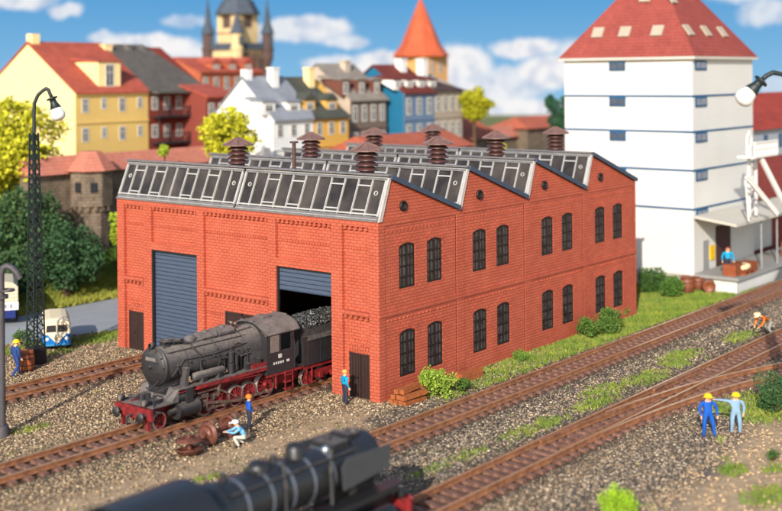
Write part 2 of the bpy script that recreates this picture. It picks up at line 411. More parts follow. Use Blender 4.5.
tag(blades('grass', x, y, terrain_z(x, y), np.full(len(x), .16), cg, M_grass, .028), 'short bright green grass in patches beside the tracks and along the brick wall', 'grass', kind='stuff')
x = rng.uniform(-12, 45, 60000); y = rng.uniform(33.8, 44, 60000)
k = frustum_mask(x, y, 0); x, y = x[k], y[k]
t = np.clip((y - 34) / 5 + vnoise(x, y, .6, 2) * .3, 0, 1)[:, None]
cg = np.array([.36, .36, .06]) * (1 - t) + np.array([.08, .15, .025]) * t
tag(blades('meadow_grass', x, y, terrain_z(x, y), np.full(len(x), .38), cg, M_grass, .06), 'tall yellow green grass on the bank behind the road', 'grass', kind='stuff')

# ------------------------------------------------------------------ tracks
M_rail = mat('rusty_rail', (160, 110, 76), .5, var=.35, scale=3, rgb2=(112, 72, 50), bump=.2, bscale=30, spec=.5)
M_railtop = mat('worn_rail_top', (196, 156, 120), .32, var=.3, scale=2, metal=.35, spec=.7)
M_sleeper = mat('sleeper_wood', (140, 102, 86), .9, var=.4, scale=4, bump=.5, bscale=14, rgb2=(88, 60, 50))
def rail_profile(mb, pts):
    # foot, web, head swept along a polyline
    prof = [(-.14, .11), (.14, .11), (.14, .15), (.045, .17), (.045, .25), (.075, .265), (.075, .33), (-.075, .33), (-.075, .265), (-.045, .25), (-.045, .17), (-.14, .15)]
    n = len(prof); rings = []
    for i, p in enumerate(pts):
        p = np.array(p, float); q = np.array(pts[min(i + 1, len(pts) - 1)], float) - np.array(pts[max(i - 1, 0)], float); q /= np.linalg.norm(q)
        nr = np.array([-q[1], q[0]]); rings += [(p[0] + nr[0] * a, p[1] + nr[1] * a, b) for a, b in prof]
    fs = [(i * n + k, i * n + (k + 1) % n, (i + 1) * n + (k + 1) % n, (i + 1) * n + k) for i in range(len(pts) - 1) for k in range(n)]
    fs += [tuple(range(n))[::-1], tuple((len(pts) - 1) * n + k for k in range(n))]
    mb.add(rings, fs); return mb
def sleeper_mb(cx, cy, L, ang=0, w=.30):
    b = MB(); b.box(-w / 2, -L / 2, -.03, w / 2, L / 2, .13)
    for s_ in (-1, 1):
        b.box(-.11, s_ * .76 - .17, .115, .11, s_ * .76 + .17, .135)
        b.box(-.05, s_ * .76 - .15, .135, .05, s_ * .76 - .11, .17); b.box(-.05, s_ * .76 + .11, .135, .05, s_ * .76 + .15, .17)
    c, s_ = math.cos(ang), math.sin(ang)
    return b.xf([[c, -s_, 0, cx], [s_, c, 0, cy], [0, 0, 1, 0], [0, 0, 0, 1]])
def track(cy, xa, xb, label, sp=.72, skip=None, half=.80):
    t = thing('railway_track', (xa, cy, 0), label, 'railway track')
    for s_ in (1, -1):
        ro_ = rail_profile(MB(), [(xa, cy + s_ * half), (xb, cy + s_ * half)]).build('rail', M_rail, t)
        MB().box(xa + .01, cy + s_ * half - .06, .331, xb - .01, cy + s_ * half + .06, .337).build('running_surface', M_railtop, ro_)
    proto = None; x = xa + .3; k = 0
    while x < xb - .1:
        if not (skip and skip[0] < x < skip[1]):
            if proto is None: proto = sleeper_mb(x, cy, 2.5).build('sleeper', M_sleeper, t); px = x
            else:
                o = proto.copy(); COL.objects.link(o); o.parent = t; o.location = (x - px, random.uniform(-.03, .03), random.uniform(-.012, .008)); o.rotation_euler = (0, 0, random.uniform(-.012, .012))
        x += sp
    return t
track(5.3, -22, 14, 'single rusty track running under the steam engine into the open gate')
track(16.05, -20, -.15, 'short rusty track leading up to the closed blue roller door')
track(-4.22, -9, 60, 'long straight rusty track passing alongside the brick workshop and the white tower')
track(-10.75, -28, 40, 'rusty track in the foreground that carries the black engine and runs on through the switch', skip=(-2.2, 16.5))

# railway switch with curved diverging rails
sw = thing('railway_switch', (0, -10.75, 0), 'rusty railway switch where a curved branch leaves the foreground track by the two men', 'railway switch')
def cy_div(x):   # centre line of the branch
    return -10.75 - np.interp(x, [-2, 1.7, 5.7, 10.4, 13.4, 16.5, 22, 40], [0, .06, .35, 1.0, 1.6, 2.5, 4.4, 10.8])
def div_pts(off, x0, x1):
    xsq = np.arange(x0, x1 + .01, .5); return [(q, cy_div(q) + off) for q in xsq]
def smoothed(pts):
    a = np.array(pts); 
    for _ in range(10): a[1:-1, 1] = (a[:-2, 1] + a[1:-1, 1] * 2 + a[2:, 1]) / 4
    return a.tolist()
def rail_with_top(pts):
    o_ = rail_profile(MB(), pts).build('rail', M_rail, sw); t_ = MB()
    for i in range(len(pts) - 1): t_.bar((pts[i][0], pts[i][1], .336), (pts[i + 1][0], pts[i + 1][1], .336), .14, .008)
    t_.build('running_surface', M_railtop, o_)
rail_with_top(smoothed(div_pts(-.80, 1.5, 34))); rail_with_top(smoothed(div_pts(.80, 4.5, 34)))
rail_profile(MB(), [(-1.6, -11.40), (3, -11.3), (8, -11.30)]).build('switch_blade', M_rail, sw)
rail_profile(MB(), [(-1.2, -10.12), (2, -10.18), (6.5, -10.5), (8.5, -10.75)]).build('switch_blade', M_rail, sw)
rail_profile(MB(), [(9.5, -10.18), (10.2, -10.13), (14.2, -10.13), (15, -10.18)]).build('guard_rail', M_rail, sw)
rail_profile(MB(), [(9.2, -12.15), (10.2, -12.30), (13.4, -13.1)]).build('guard_rail', M_rail, sw)
MB().prism([(10.6, -11.52), (13.6, -11.38), (13.6, -11.8)], lambda a, b: (a, b, .12), lambda a, b: (a, b, .302)).build('frog', M_rail, sw)
x = -1.9
while x < 34:
    if x < 16.5:
        y1 = -9.5; y0 = float(cy_div(x)) - 1.25
        sleeper_mb(x, (y0 + y1) / 2, y1 - y0).build('sleeper', M_sleeper, sw)
    else:
        y0 = float(cy_div(x)); sleeper_mb(x, y0, 2.5, -.33).build('sleeper', M_sleeper, sw)
    x += .72

# ------------------------------------------------------------------ the brick workshop
M_brick = mat('orange_red_brick', (196, 97, 71), .7, var=.12, scale=.8, mottle=.4, kind='brick', bw=.40, bh=.163, ms=.02, mortar=.66, bs=1.0, bd=.035, rgb2=(186, 87, 63), spec=.35)
M_brick_plain = mat('orange_red_band', (212, 88, 56), .75, var=.12, spec=.3)
M_roofgrey = mat('blue_grey_roof', (62, 74, 92), .6, var=.2, scale=2)
M_trim = mat('dark_trim', (34, 34, 38), .5)
M_shutter = mat('blue_grey_shutter', (70, 82, 102), .55, var=.1, kind='slat', pitch=.235, dark=.62, bs=.9, bd=.04)
M_brown = mat('dark_brown_frame', (52, 34, 30), .55, var=.2, kind='plank', pitch=.2, dark=.6)
M_winframe = mat('black_brown_window_frame', (34, 26, 24), .5)
M_winglass = mat('dull_window_glass', (92, 84, 84), .12, var=.35, scale=1.5, rgb2=(40, 36, 36), spec=.9)
M_clear = mat('clear_glazing_bar', (206, 204, 200), .2, var=.15, scale=1.5, spec=1.0, alpha=.62)
M_pane = mat('dark_roof_pane', (74, 66, 60), .28, var=.4, scale=.45, rgb2=(38, 33, 30), spec=.45)
M_vent = mat('brown_ventilator', (76, 46, 42), .38, var=.2, spec=.6)

W, LN, EV = 20.7, 27.28, 9.05
wk = thing('brick_workshop', (0, 0, 0), 'two storey orange red brick engine shed with sawtooth glazed roof and eight ventilators', 'engine shed')

def relief(us, vs, depth, fn, thick=.32, top=True):
    """height-field wall: depth(u,v)-> recess (>=0) or None for an opening; fn(u,v,d)->xyz"""
    mb = MB(); us = sorted(set(round(u, 4) for u in us)); vs = sorted(set(round(v, 4) for v in vs))
    D = [[depth((us[i] + us[i + 1]) / 2, (vs[j] + vs[j + 1]) / 2) for j in range(len(vs) - 1)] for i in range(len(us) - 1)]
    # front: merge vertically equal cells
    for i in range(len(us) - 1):
        j = 0
        while j < len(vs) - 1:
            d = D[i][j]; k = j
            while k + 1 < len(vs) - 1 and D[i][k + 1] == d: k += 1
            if d is not None:
                mb.quad(fn(us[i], vs[j], d), fn(us[i + 1], vs[j], d), fn(us[i + 1], vs[k + 1], d), fn(us[i], vs[k + 1], d))
                mb.quad(fn(us[i], vs[j], thick), fn(us[i + 1], vs[j], thick), fn(us[i + 1], vs[k + 1], thick), fn(us[i], vs[k + 1], thick))
            j = k + 1
    g = lambda i, j: (D[i][j] if 0 <= i < len(us) - 1 and 0 <= j < len(vs) - 1 and D[i][j] is not None else thick)
    for i in range(len(us)):
        for j in range(len(vs) - 1):
            a, b = g(i - 1, j), g(i, j)
            if abs(a - b) > 1e-6: mb.quad(fn(us[i], vs[j], a), fn(us[i], vs[j], b), fn(us[i], vs[j + 1], b), fn(us[i], vs[j + 1], a))
    for j in range(len(vs)):
        for i in range(len(us) - 1):
            a, b = g(i, j - 1), g(i, j)
            if abs(a - b) > 1e-6: mb.quad(fn(us[i], vs[j], a), fn(us[i + 1], vs[j], a), fn(us[i + 1], vs[j], b), fn(us[i], vs[j], b))
    return mb

# front wall (plane x=0, outward -x); u = y
fx = lambda u, v, d: (d, u, v)
panels = [(.65, 2.45), (7.78, 12.92), (18.25, 20.05)]
gates = [(3.2, 7.2), (13.5, 17.5)]
sdoors = [(.75, 2.15, 2.25), (18.38, 19.85, 2.3)]      # small doors: u0,u1,height
fwin = (8.6, 11.35, 3.25)
us = [.323, W] + [a for p in panels + gates for a in p] + [a for s_ in sdoors for a in s_[:2]] + [fwin[0], fwin[1]]
vs = [0, EV, 6.2, 6.62, 4.2, 4.42, 8.72, 2.25, 2.3, 3.25, 1.0]
dent = []     # toothed rows
def fdepth(u, v):
    for a, b in gates:
        if a < u < b:
            if v < 6.2: return None
            if 6.62 < v < 8.72: return .2
            return .0
    for a, b, h in sdoors:
        if a < u < b and v < h: return None
    if fwin[0] < u < fwin[1] and v < fwin[2]: return None
    for a, b in panels:
        if a < u < b and v < 8.72 and not (4.2 < v < 4.42): return .2
        if a < u < b and v < 8.72: return -.04
    return 0.0
fw = relief(us, vs, fdepth, fx)
def teeth(mb, u0, u1, z, w=.13, h=.16, sp=.33, fn=fx, d0=.2, d1=.03):
    k = int((u1 - u0) / sp); s0 = (u1 - u0) / max(k, 1)
    for i in range(k):
        a = u0 + s0 * (i + .28); p = fn(a, z, d1); q = fn(a + w * 1.3, z + h, d0)
        mb.box(*p, *q)
for a, b in panels + gates:
    teeth(fw, a, b, 8.54, h=.18)
    teeth(fw, a, b, 7.55, w=.08, h=.10, sp=.2, d1=.14)
for a, b in panels:
    teeth(fw, a, b, 4.02, h=.18)
teeth(fw, .65, 2.45, 2.95, w=.08, h=.09, sp=.2, d1=.14); teeth(fw, 18.25, 20.05, 2.95, w=.08, h=.09, sp=.2, d1=.14)
teeth(fw, 11.5, 12.92, 3.0, w=.08, h=.09, sp=.2, d1=.14)
def arch_bricks(mb, u0, u1, zs, rise, fn, d0, d1, L=.34, n=11):
    """fan of upright header bricks over an opening with a segmental arch"""
    c = (u0 + u1) / 2; hw = (u1 - u0) / 2; Rr = (hw * hw + rise * rise) / (2 * rise); cz = zs + rise - Rr
    a0 = math.asin(hw / Rr) * 1.04
    for i in range(n):
        t0 = -a0 + 2 * a0 * (i + .1) / n; t1 = -a0 + 2 * a0 * (i + .9) / n
        pl = [(c + Rr * math.sin(t0), cz + Rr * math.cos(t0)), (c + Rr * math.sin(t1), cz + Rr * math.cos(t1)),
              (c + (Rr + L) * math.sin(t1), cz + (Rr + L) * math.cos(t1)), (c + (Rr + L) * math.sin(t0), cz + (Rr + L) * math.cos(t0))]
        mb.prism(pl, lambda a, b: fn(a, b, d0), lambda a, b: fn(a, b, d1))
for a, b, h in sdoors: arch_bricks(fw, a, b, h + .02, .12, fx, .2, .13, n=9)
fw.build('front_wall', M_brick, wk)

# side wall (plane y=0, outward -y); u = x
fy = lambda u, v, d: (u, d, v)
BAY = LN / 4
wx_c = [(2.33, 4.68), (2.03, 4.37), (2.36, 4.72), (1.99, 4.36)]
us = [0, LN]; vs = [0, EV, 4.2, 4.42, 8.78]; holes = []
for k in range(4):
    b0 = BAY * k
    us += [b0 + .5, b0 + BAY - .26, b0 + BAY - .20]
    for c in wx_c[k]:
        for z0, z1 in ((.95, 3.32), (5.45, 7.76)):
            holes.append((b0 + c - .66, b0 + c + .66, z0, z1)); us += [b0 + c - .66, b0 + c + .66]; vs += [z0, z1]
def sdepth(u, v):
    for a, b, c, d in holes:
        if a < u < b and c < v < d: return None
    k = int(min(u, LN - .01) // BAY); q = u - BAY * k
    if BAY - .26 < q < BAY - .20 and v < 8.78 and not 4.2 < v < 4.42: return .3
    if .5 < q < BAY - .26 and v < 8.78 and not 4.2 < v < 4.42: return .035
    if 4.2 < v < 4.42: return -.035
    return 0.0
sw_ = relief(us, vs, sdepth, fy)
for k in range(4):
    b0 = BAY * k
    teeth(sw_, b0 + .6, b0 + BAY - .4, 8.42, w=.07, h=.10, sp=.32, fn=fy, d0=.035, d1=-.005)
    teeth(sw_, b0 + .6, b0 + BAY - .4, 3.92, w=.07, h=.10, sp=.32, fn=fy, d0=.035, d1=-.005)
for a, b, z0, z1 in holes:
    rise = .17; c = (a + b) / 2; hw = (b - a) / 2; Rr = (hw * hw + rise * rise) / (2 * rise); cz = z1 - Rr
    a0 = math.asin(hw / Rr); n = 6
    for sgn in (-1, 1):          # spandrels that close the corners above the arch
        arc = [(c + sgn * Rr * math.sin(a0 * i / n), cz + Rr * math.cos(a0 * i / n)) for i in range(n + 1)]
        poly = arc[1:] + [(c + sgn * hw, z1)] + [(arc[1][0], z1)]
        sw_.prism(poly, lambda u, v: fy(u, v, .035), lambda u, v: fy(u, v, .31))
    arch_bricks(sw_, a - .04, b + .04, z1 - rise + .02, rise, fy, .035, .012, L=.36, n=11)
    for (p, q) in ((a - .44, a - .06), (b + .06, b + .44)):
        sw_.box(p, .035, z1 - .36, q, .018, z1 - .27)
for k in range(4):
    for z0, z1 in ((0, 4.19), (4.43, 8.77)): MB().box(BAY * (k + 1) - .255, .03, z0, BAY * (k + 1) - .205, .05, z1).build('groove_shade_strip', mat('painted_groove_shade', (92, 38, 30), .9), wk)  # dark strips added inside the bay grooves, painting the shade there
sw_.build('side_wall', M_brick, wk)
# rear walls (back y=W and far x=LN)
bw_ = MB(); bw_.box(.33, W - .3, 0, LN - .33, W, EV); bw_.box(LN - .32, .33, 0, LN, W, EV)
bw_.build('rear_wall', M_brick, wk)

# gables
RX, RZ = .95, 11.12
for k in range(4):
    b0 = BAY * k
    for yy, side in ((0, 0), (W - .3, 1)):
        g = MB()
        poly = [(b0 + .12, EV), (b0 + BAY - .02, EV), (b0 + RX, RZ)]
        g.prism(poly, lambda u, v: (u, yy + .02, v), lambda u, v: (u, yy + .28, v))
        if not side: g.box(b0 + .12, -.01, EV - .02, b0 + BAY - .1, .02, EV + .05)
        go = g.build('gable', M_brick, wk)
        if not side:
            c = (b0 + 2.0, -.0, 9.68)
            rw = MB(); rw.lathe([(.17, .06), (.19, .0), (.27, .0), (.27, .1), (.17, .1), (.17, .06)], (c[0], .02, c[2]), (0, -1, 0), 20)
            rw.bar((c[0] - .18, -.03, c[2]), (c[0] + .18, -.03, c[2]), .03); rw.bar((c[0], -.03, c[2] - .18), (c[0], -.03, c[2] + .18), .03)
            rwo = rw.build('round_window', M_winframe, wk)
            MB().cyl((c[0], .01, c[2]), (c[0], -.01, c[2]), .18).build('pane', M_winglass, rwo)
    # roof slope behind the ridge + verge boards
    r_ = MB(); p0 = (b0 + RX - .05, RZ + .10); p1 = (b0 + BAY + .04, EV + .02)
    r_.prism([p0, p1, (p1[0], p1[1] + .14), (p0[0], p0[1] + .1)], lambda u, v: (u, -.12, v), lambda u, v: (u, W + .1, v))
    r_.bar((b0 + RX - .02, -.14, RZ + .12), (b0 + BAY + .02, -.14, EV + .10), .08, .24)
    r_.build('roof', M_roofgrey, wk)
    # glazing: sloped strip from gutter to ridge
    A = np.array([b0 + .02, 0, EV + .08]); B = np.array([b0 + RX - .06, 0, RZ + .08]); nrm = np.array([-(B - A)[2], 0, (B - A)[0]]); nrm /= np.linalg.norm(nrm)
    gl = lambda t, y, o: tuple(A + (B - A) * t + nrm * o + np.array([0, y, 0]))
    MB().prism([(A[0] + .14, A[2] - .05), (B[0] + .12, B[2] - .12), (B[0] + .22, B[2] - .2), (A[0] + .24, A[2] - .1)], lambda u, v: (u, .1, v), lambda u, v: (u, W - .1, v)).build('skylight_backing', mat('grey_backing', (128, 124, 122), .5), wk)
    for (ya, yb) in ((.06, 10.26), (10.44, W - .06)):
        fr = MB(); pn = MB(); gu = MB()
        pn.add([gl(0, ya, -.06), gl(0, yb, -.06), gl(1, yb, -.06), gl(1, ya, -.06), gl(0, ya, -.1), gl(0, yb, -.1), gl(1, yb, -.1), gl(1, ya, -.1)],
               [(0, 1, 2, 3), (4, 7, 6, 5), (0, 4, 5, 1), (3, 2, 6, 7), (0, 3, 7, 4), (1, 5, 6, 2)])
        n = 11; stp = (yb - ya) / n
        for i in range(n + 1):
            yy = ya + stp * i; w_ = .055 if 0 < i < n else .11
            yy = min(max(yy, ya + w_ / 2), yb - w_ / 2)
            fr.bar(gl(.08, yy, .0), gl(.93, yy, .0), w_, .10, up=nrm)
        for t_, h_ in ((.03, .12), (.13, .05), (.96, .11), (.86, .04)):
            if h_ > .1: gu.bar(gl(t_, ya, -.01), gl(t_, yb, -.01), .10, h_ + .08, up=(B - A))
        fr.bar(gl(.12, ya, 0), gl(.12, yb, 0), .08, .05, up=(B - A))
        for i in ((1, 3, 6, 8) if ya < 1 else (2, 4, 7, 9)):
            y0, y1 = ya + stp * i, ya + stp * (i + 1)
            for t_ in (.2, .78): fr.bar(gl(t_, y0, .01), gl(t_, y1, .01), .05, .07, up=(B - A))
        for yy in (ya + .55, yb - .55):
            fr.lathe([(.09, 0), (.13, 0), (.13, .05), (.09, .05), (.09, 0)], gl(.62, yy, -.04), nrm, 12)
        sky_l = fr.build('skylight', M_clear, wk)
        pn.build('pane', M_pane, sky_l); gu.build('gutter', mat('smoky_clear_strip', (116, 112, 110), .25, var=.35, scale=1.5, spec=.9), sky_l)
        ed_ = MB(); ed_.bar(gl(.005, ya, .05), gl(.005, yb, .05), .03, .03); ed_.bar(gl(.10, ya, .05), gl(.10, yb, .05), .03, .03); ed_.bar(gl(.985, ya, .05), gl(.985, yb, .05), .03, .03); ed_.build('edge_strip', M_clear, sky_l)
    # clear end flange at both ends + ridge cap and sill strip
    e = MB()
    for yy in (-.03,):
        e.prism([(A[0] - .03, A[2] - .1), (A[0] + .22, A[2] - .1), (B[0] + .12, B[2] + .0), (B[0] - .05, B[2] + .0)], lambda u, v: (u, yy - .03, v), lambda u, v: (u, yy + .08, v))
    e.build('skylight_end', M_clear, wk)
    rc = MB(); rc.bar((b0 + RX - .06, -.1, RZ + .2), (b0 + RX - .06, W + .1, RZ + .2), .3, .09)
    rc.box(b0 - .06, .06, EV - .02, b0 + .12, W, EV + .07)
    rc.build('ridge_cap', mat('ridge_grey', (120, 114, 114), .4, var=.3, spec=.6), wk)

# windows in the side wall
def window_mesh(x0, x1, z0, z1, rise=.17):
    fr = MB(); c = (x0 + x1) / 2; hw = (x1 - x0) / 2; Rr = (hw * hw + rise * rise) / (2 * rise); cz = z1 - Rr
    top = lambda x: cz + math.sqrt(max(Rr * Rr - (x - c) ** 2, 0))
    y0, y1 = .07, .16
    fr.box(x0, y0, z0, x0 + .09, y1, top(x0)); fr.box(x1 - .09, y0, z0, x1, y1, top(x1)); fr.box(x0 + .09, y0, z0, x1 - .09, y1, z0 + .09)
    n = 8
    for i in range(n):
        xa, xb = x0 + .09 + (x1 - x0 - .18) * i / n, x0 + .09 + (x1 - x0 - .18) * (i + 1) / n
        fr.prism([(xa, top(xa) - .1), (xb, top(xb) - .1), (xb, top(xb)), (xa, top(xa))], lambda u, v: (u, y0, v), lambda u, v: (u, y1, v))
    fr.box(c - .045, y0 - .02, z0 + .09, c + .045, y1 - .01, z1 - .09)
    for q in (c - hw / 2, c + hw / 2): fr.box(q - .018, y0 + .01, z0 + .09, q + .018, y1 - .02, z1 - .14)
    for i in range(1, 4):
        zz = z0 + (z1 - z0 - .05) * i / 4; fr.box(x0 + .09, y0 - .005, zz - .03, x1 - .09, y1 - .015, zz + .03)
    pn = MB(); pn.box(x0 + .05, .13, z0 + .05, x1 - .05, .14, z1 - .12)
    return fr, pn
w0 = None
for (a, b, z0, z1) in holes:
    if w0 is None or abs((z1 - z0) - wh) > .005 or True:
        fr, pn = window_mesh(a, b, z0, z1); o = fr.build('window', M_winframe, wk); pn.build('pane', M_winglass, o)
        wh = z1 - z0; w0 = o
# shutters / doors
s_ = MB(); s_.box(.22, 13.42, 0, .28, 17.58, 6.28); s_.build('roller_door', M_shutter, wk)['label'] = 'closed blue grey roller door'
g = MB(); g.box(.02, 17.38, 0, .19, 17.5, 6.2); g.box(.02, 13.5, 6.1, .19, 17.38, 6.2); g.build('door_frame', M_trim, wk)
s_ = MB(); s_.box(.2, 3.12, 4.95, .26, 7.28, 6.28); s_.box(.17, 3.22, 4.92, .29, 7.18, 5.02); s_.build('roller_door', M_shutter, wk)['label'] = 'half raised blue grey roller door'
g = MB(); g.box(.1, 7.1, 0, .19, 7.2, 6.2); g.box(.1, 3.2, 6.1, .19, 7.1, 6.2); g.build('door_frame', M_trim, wk)
for a, b, h in sdoors:
    d = MB(); d.box(.2, a, .02, .26, b, h); m_ = (a + b) / 2
    d.box(.17, a, 0, .2, a + .1, h); d.box(.17, b - .1, 0, .2, b, h); d.box(.17, a + .1, h - .1, .2, b - .1, h); d.box(.17, m_ - .04, 0, .2, m_ + .04, h - .1)
    do = d.build('door', M_brown, wk); hb = MB(); hb.box(.12, m_ + .08, 1.0, .17, m_ + .26, 1.05); hb.build('handle', M_trim, do)
d = MB(); d.box(.2, fwin[0], .02, .26, fwin[1], fwin[2])
for q in (fwin[0], (fwin[0] + fwin[1]) / 2 - .05, fwin[1] - .1): d.box(.14, q, 0, .2, q + .1, fwin[2])
d.box(.14, fwin[0] + .1, fwin[2] - .1, .2, fwin[1] - .1, fwin[2]); d.build('door', M_brown, wk)
# ventilators
M_ventcap = mat('brown_grey_cap', (122, 92, 84), .45, var=.25, spec=.5)
vy = [(2.4, 12.13), (2.84, 12.74), (3.45, 13.3), (3.3, 13.5)]
for k in range(4):
    for yy in vy[k]:
        o = (BAY * k + 2.0, yy, 0)
        st_ = MB().cyl((o[0], o[1], 10.4), (o[0], o[1], 12.45), .36, .36, 18)
        for a in range(6): st_.bar((o[0] + .37 * math.cos(a * 1.047), o[1] + .37 * math.sin(a * 1.047), 10.5), (o[0] + .37 * math.cos(a * 1.047), o[1] + .37 * math.sin(a * 1.047), 11.4), .04)
        vo = st_.build('ventilator', M_vent, wk)
        for i in range(4):
            z = 11.42 + i * .26; MB().lathe([(.36, z + .0), (.60, z - .04), (.60, z + .02), (.42, z + .15), (.36, z + .15)], o, n=20).build('louvre', M_vent, vo)
        cp = MB(); n = 16
        prof = [(.0, 12.88), (.16, 12.84), (.52, 12.62), (.90, 12.46), (.90, 12.41), (.3, 12.5)]
        cp.lathe(prof, o, n=n, smooth=False)
        for a in range(8):
            t_ = a * math.pi / 4; cp.bar((o[0] + .1 * math.cos(t_), o[1] + .1 * math.sin(t_), 12.87), (o[0] + .88 * math.cos(t_), o[1] + .88 * math.sin(t_), 12.48), .05, .05)
        cp.build('cap', M_ventcap, vo)
pp = WX(294, 143, 3.0)
pv = MB().cyl((3, pp[1], 10), (3, pp[1], pp[2]), .11, .11, 12).cyl((3, pp[1], pp[2]), (3, pp[1], pp[2] + .09), .24, .24, 14).cyl((3, pp[1], pp[2] - .62), (3, pp[1], pp[2] - .55), .17, .17, 14)
pv.build('vent_pipe', M_vent, wk)

# ------------------------------------------------------------------ locomotives
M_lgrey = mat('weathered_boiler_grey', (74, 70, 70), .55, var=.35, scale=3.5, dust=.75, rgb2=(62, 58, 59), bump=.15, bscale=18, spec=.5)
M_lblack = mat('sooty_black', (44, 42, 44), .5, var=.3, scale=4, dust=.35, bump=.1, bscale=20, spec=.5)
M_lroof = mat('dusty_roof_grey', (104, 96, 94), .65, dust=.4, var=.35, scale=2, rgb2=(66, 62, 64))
M_red = mat('dull_signal_red', (146, 38, 40), .55, var=.35, scale=4, rgb2=(84, 26, 28), spec=.4)
M_steel = mat('oily_rod_steel', (150, 128, 116), .35, var=.4, scale=6, rgb2=(84, 60, 52), metal=.5)
M_tyre = mat('steel_tyre', (150, 136, 128), .4, metal=.4)
M_coal = mat('coal_lump', WHITE, .45, var=.4, attr=True, spec=.6)
M_lamp = mat('frosted_lamp_glass', (236, 234, 228), .2, spec=.7)
M_redlight = mat('bright_red_lens', (220, 20, 24), .25)
def wheel(t, x, y, z, r, side, name='driving_wheel', spokes=12, cw=False):
    """side=-1: outer face toward -y"""
    w = MB(); d = side
    w.lathe([(r * .80, -.02), (r * .80, .09), (r * .86, .11), (r * .86, -.03)], (x, y, z), (0, d, 0), 28)
    w.lathe([(0, .14), (r * .17, .14), (r * .2, .0)], (x, y, z), (0, d, 0), 16)
    for i in range(spokes):
        a = 2 * math.pi * i / spokes; ca, sa = math.cos(a), math.sin(a)
        w.bar((x + r * .15 * ca, y + d * .06, z + r * .15 * sa), (x + r * .82 * ca, y + d * .06, z + r * .82 * sa), .05, .06, up=(0, 1, 0))
    if cw:
        pts = [(x + r * .8 * math.cos(a), z + r * .8 * math.sin(a)) for a in np.linspace(-.6, .6, 6)]
        w.prism(pts + [(x + r * .35, z)], lambda u, v: (u, y + d * .02, v), lambda u, v: (u, y + d * .10, v))
    o = w.build(name, M_red, t)
    MB().lathe([(r * .84, -.06), (r * .84, .10), (r * .98, .11), (r * 1.0, -.02), (r * 1.10, -.04), (r * 1.10, -.08), (r * .84, -.08)], (x, y, z), (0, d, 0), 32).build('tyre', M_tyre, o)
    return o

lx = thing('steam_locomotive', (-11, 5.3, 0), 'grey weathered steam engine with red frame and spoked wheels coming out of the brick shed', 'steam locomotive')
YC = 5.3; RT = .30
# boiler
zc = 3.02
b = MB(); b.cyl((-9.9, YC, zc), (-4.6, YC, zc), .85, .87, 32)
for x in (-8.7, -7.6, -6.6, -5.6): b.cyl((x, YC, zc), (x + .05, YC, zc), .885, .885, 32)
b.tube([(-9.7, YC - .67, zc + .66), (-4.7, YC - .67, zc + .66)], .03, 6)
for x in np.arange(-9.5, -4.8, .9): b.cyl((x, YC - .55, zc + .6), (x, YC - .67, zc + .68), .03, .03, 6)
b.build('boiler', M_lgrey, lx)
d = MB(); d.lathe([(.80, 0), (.80, .05), (.72, .10), (.60, .16), (.4, .22), (0, .26)], (-9.9, YC, zc), (-1, 0, 0), 32)
d.lathe([(.91, -.06), (.91, .03), (.80, .05)], (-9.9, YC, zc), (-1, 0, 0), 32)
for a in range(10):
    t_ = a * math.pi / 5; d.box(-10.02, YC + .74 * math.cos(t_) - .04, zc + .74 * math.sin(t_) - .04, -9.95, YC + .74 * math.cos(t_) + .04, zc + .74 * math.sin(t_) + .04)
d.bar((-10.12, YC + .5, zc + .22), (-10.12, YC - .5, zc + .22), .04); d.bar((-10.12, YC + .5, zc - .22), (-10.12, YC - .5, zc - .22), .04)
d.cyl((-10.1, YC, zc), (-10.28, YC, zc), .09, .07, 12); d.bar((-10.26, YC - .16, zc), (-10.26, YC + .16, zc), .03)
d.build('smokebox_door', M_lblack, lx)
sad = MB(); sad.prism([(YC - .6, 1.75), (YC + .6, 1.75), (YC + .45, 2.5), (YC - .45, 2.5)], lambda u, v: (-9.8, u, v), lambda u, v: (-8.6, u, v)); sad.build('smokebox_saddle', M_lblack, lx)
ch = MB(); ch.lathe([(.36, 3.6), (.27, 3.85), (.25, 4.02), (.30, 4.06), (.30, 4.12), (.2, 4.12), (.2, 3.8)], (-9.25, YC, 0), n=20); ch.build('chimney', M_lblack, lx)
f_ = MB(); f_.box(-8.72, YC - .22, 3.75, -8.3, YC + .22, 3.98); f_.cyl((-8.5, YC - .28, 3.95), (-8.5, YC + .28, 3.95), .13, .13, 12)
for q in (-.2, 0, .2): f_.cyl((-8.9, YC + q, 3.7), (-8.9, YC + q, 4.05), .05, .05, 8)
f_.tube([(-9.6, YC - .3, 3.78), (-9.6, YC - .3, 4.1), (-8.9, YC - .5, 4.05), (-8.1, YC - .5, 3.8)], .03, 6)
f_.build('feed_valve', M_lblack, lx)
def dome_box(x0, x1, z0, z1, w, nm='sand_dome'):
    m_ = MB(); pf = [(-w, z0), (w, z0), (w, z1 - .16), (w * .75, z1 - .04), (w * .3, z1), (-w * .3, z1), (-w * .75, z1 - .04), (-w, z1 - .16)]
    m_.prism([(YC + a, c) for a, c in pf], lambda u, v: (x0, u, v), lambda u, v: (x1, u, v))
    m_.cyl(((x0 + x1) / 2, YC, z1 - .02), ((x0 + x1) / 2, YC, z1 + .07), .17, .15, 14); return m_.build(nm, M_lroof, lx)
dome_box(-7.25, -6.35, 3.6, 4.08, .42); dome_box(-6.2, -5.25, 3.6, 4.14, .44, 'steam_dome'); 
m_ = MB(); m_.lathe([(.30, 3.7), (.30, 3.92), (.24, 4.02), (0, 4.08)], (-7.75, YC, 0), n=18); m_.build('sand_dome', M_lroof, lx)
m_ = MB()
for q in (-.18, .12): m_.lathe([(.07, 3.8), (.07, 4.15), (.1, 4.17), (.1, 4.25), (0, 4.27)], (-4.95, YC + q, 0), n=10)
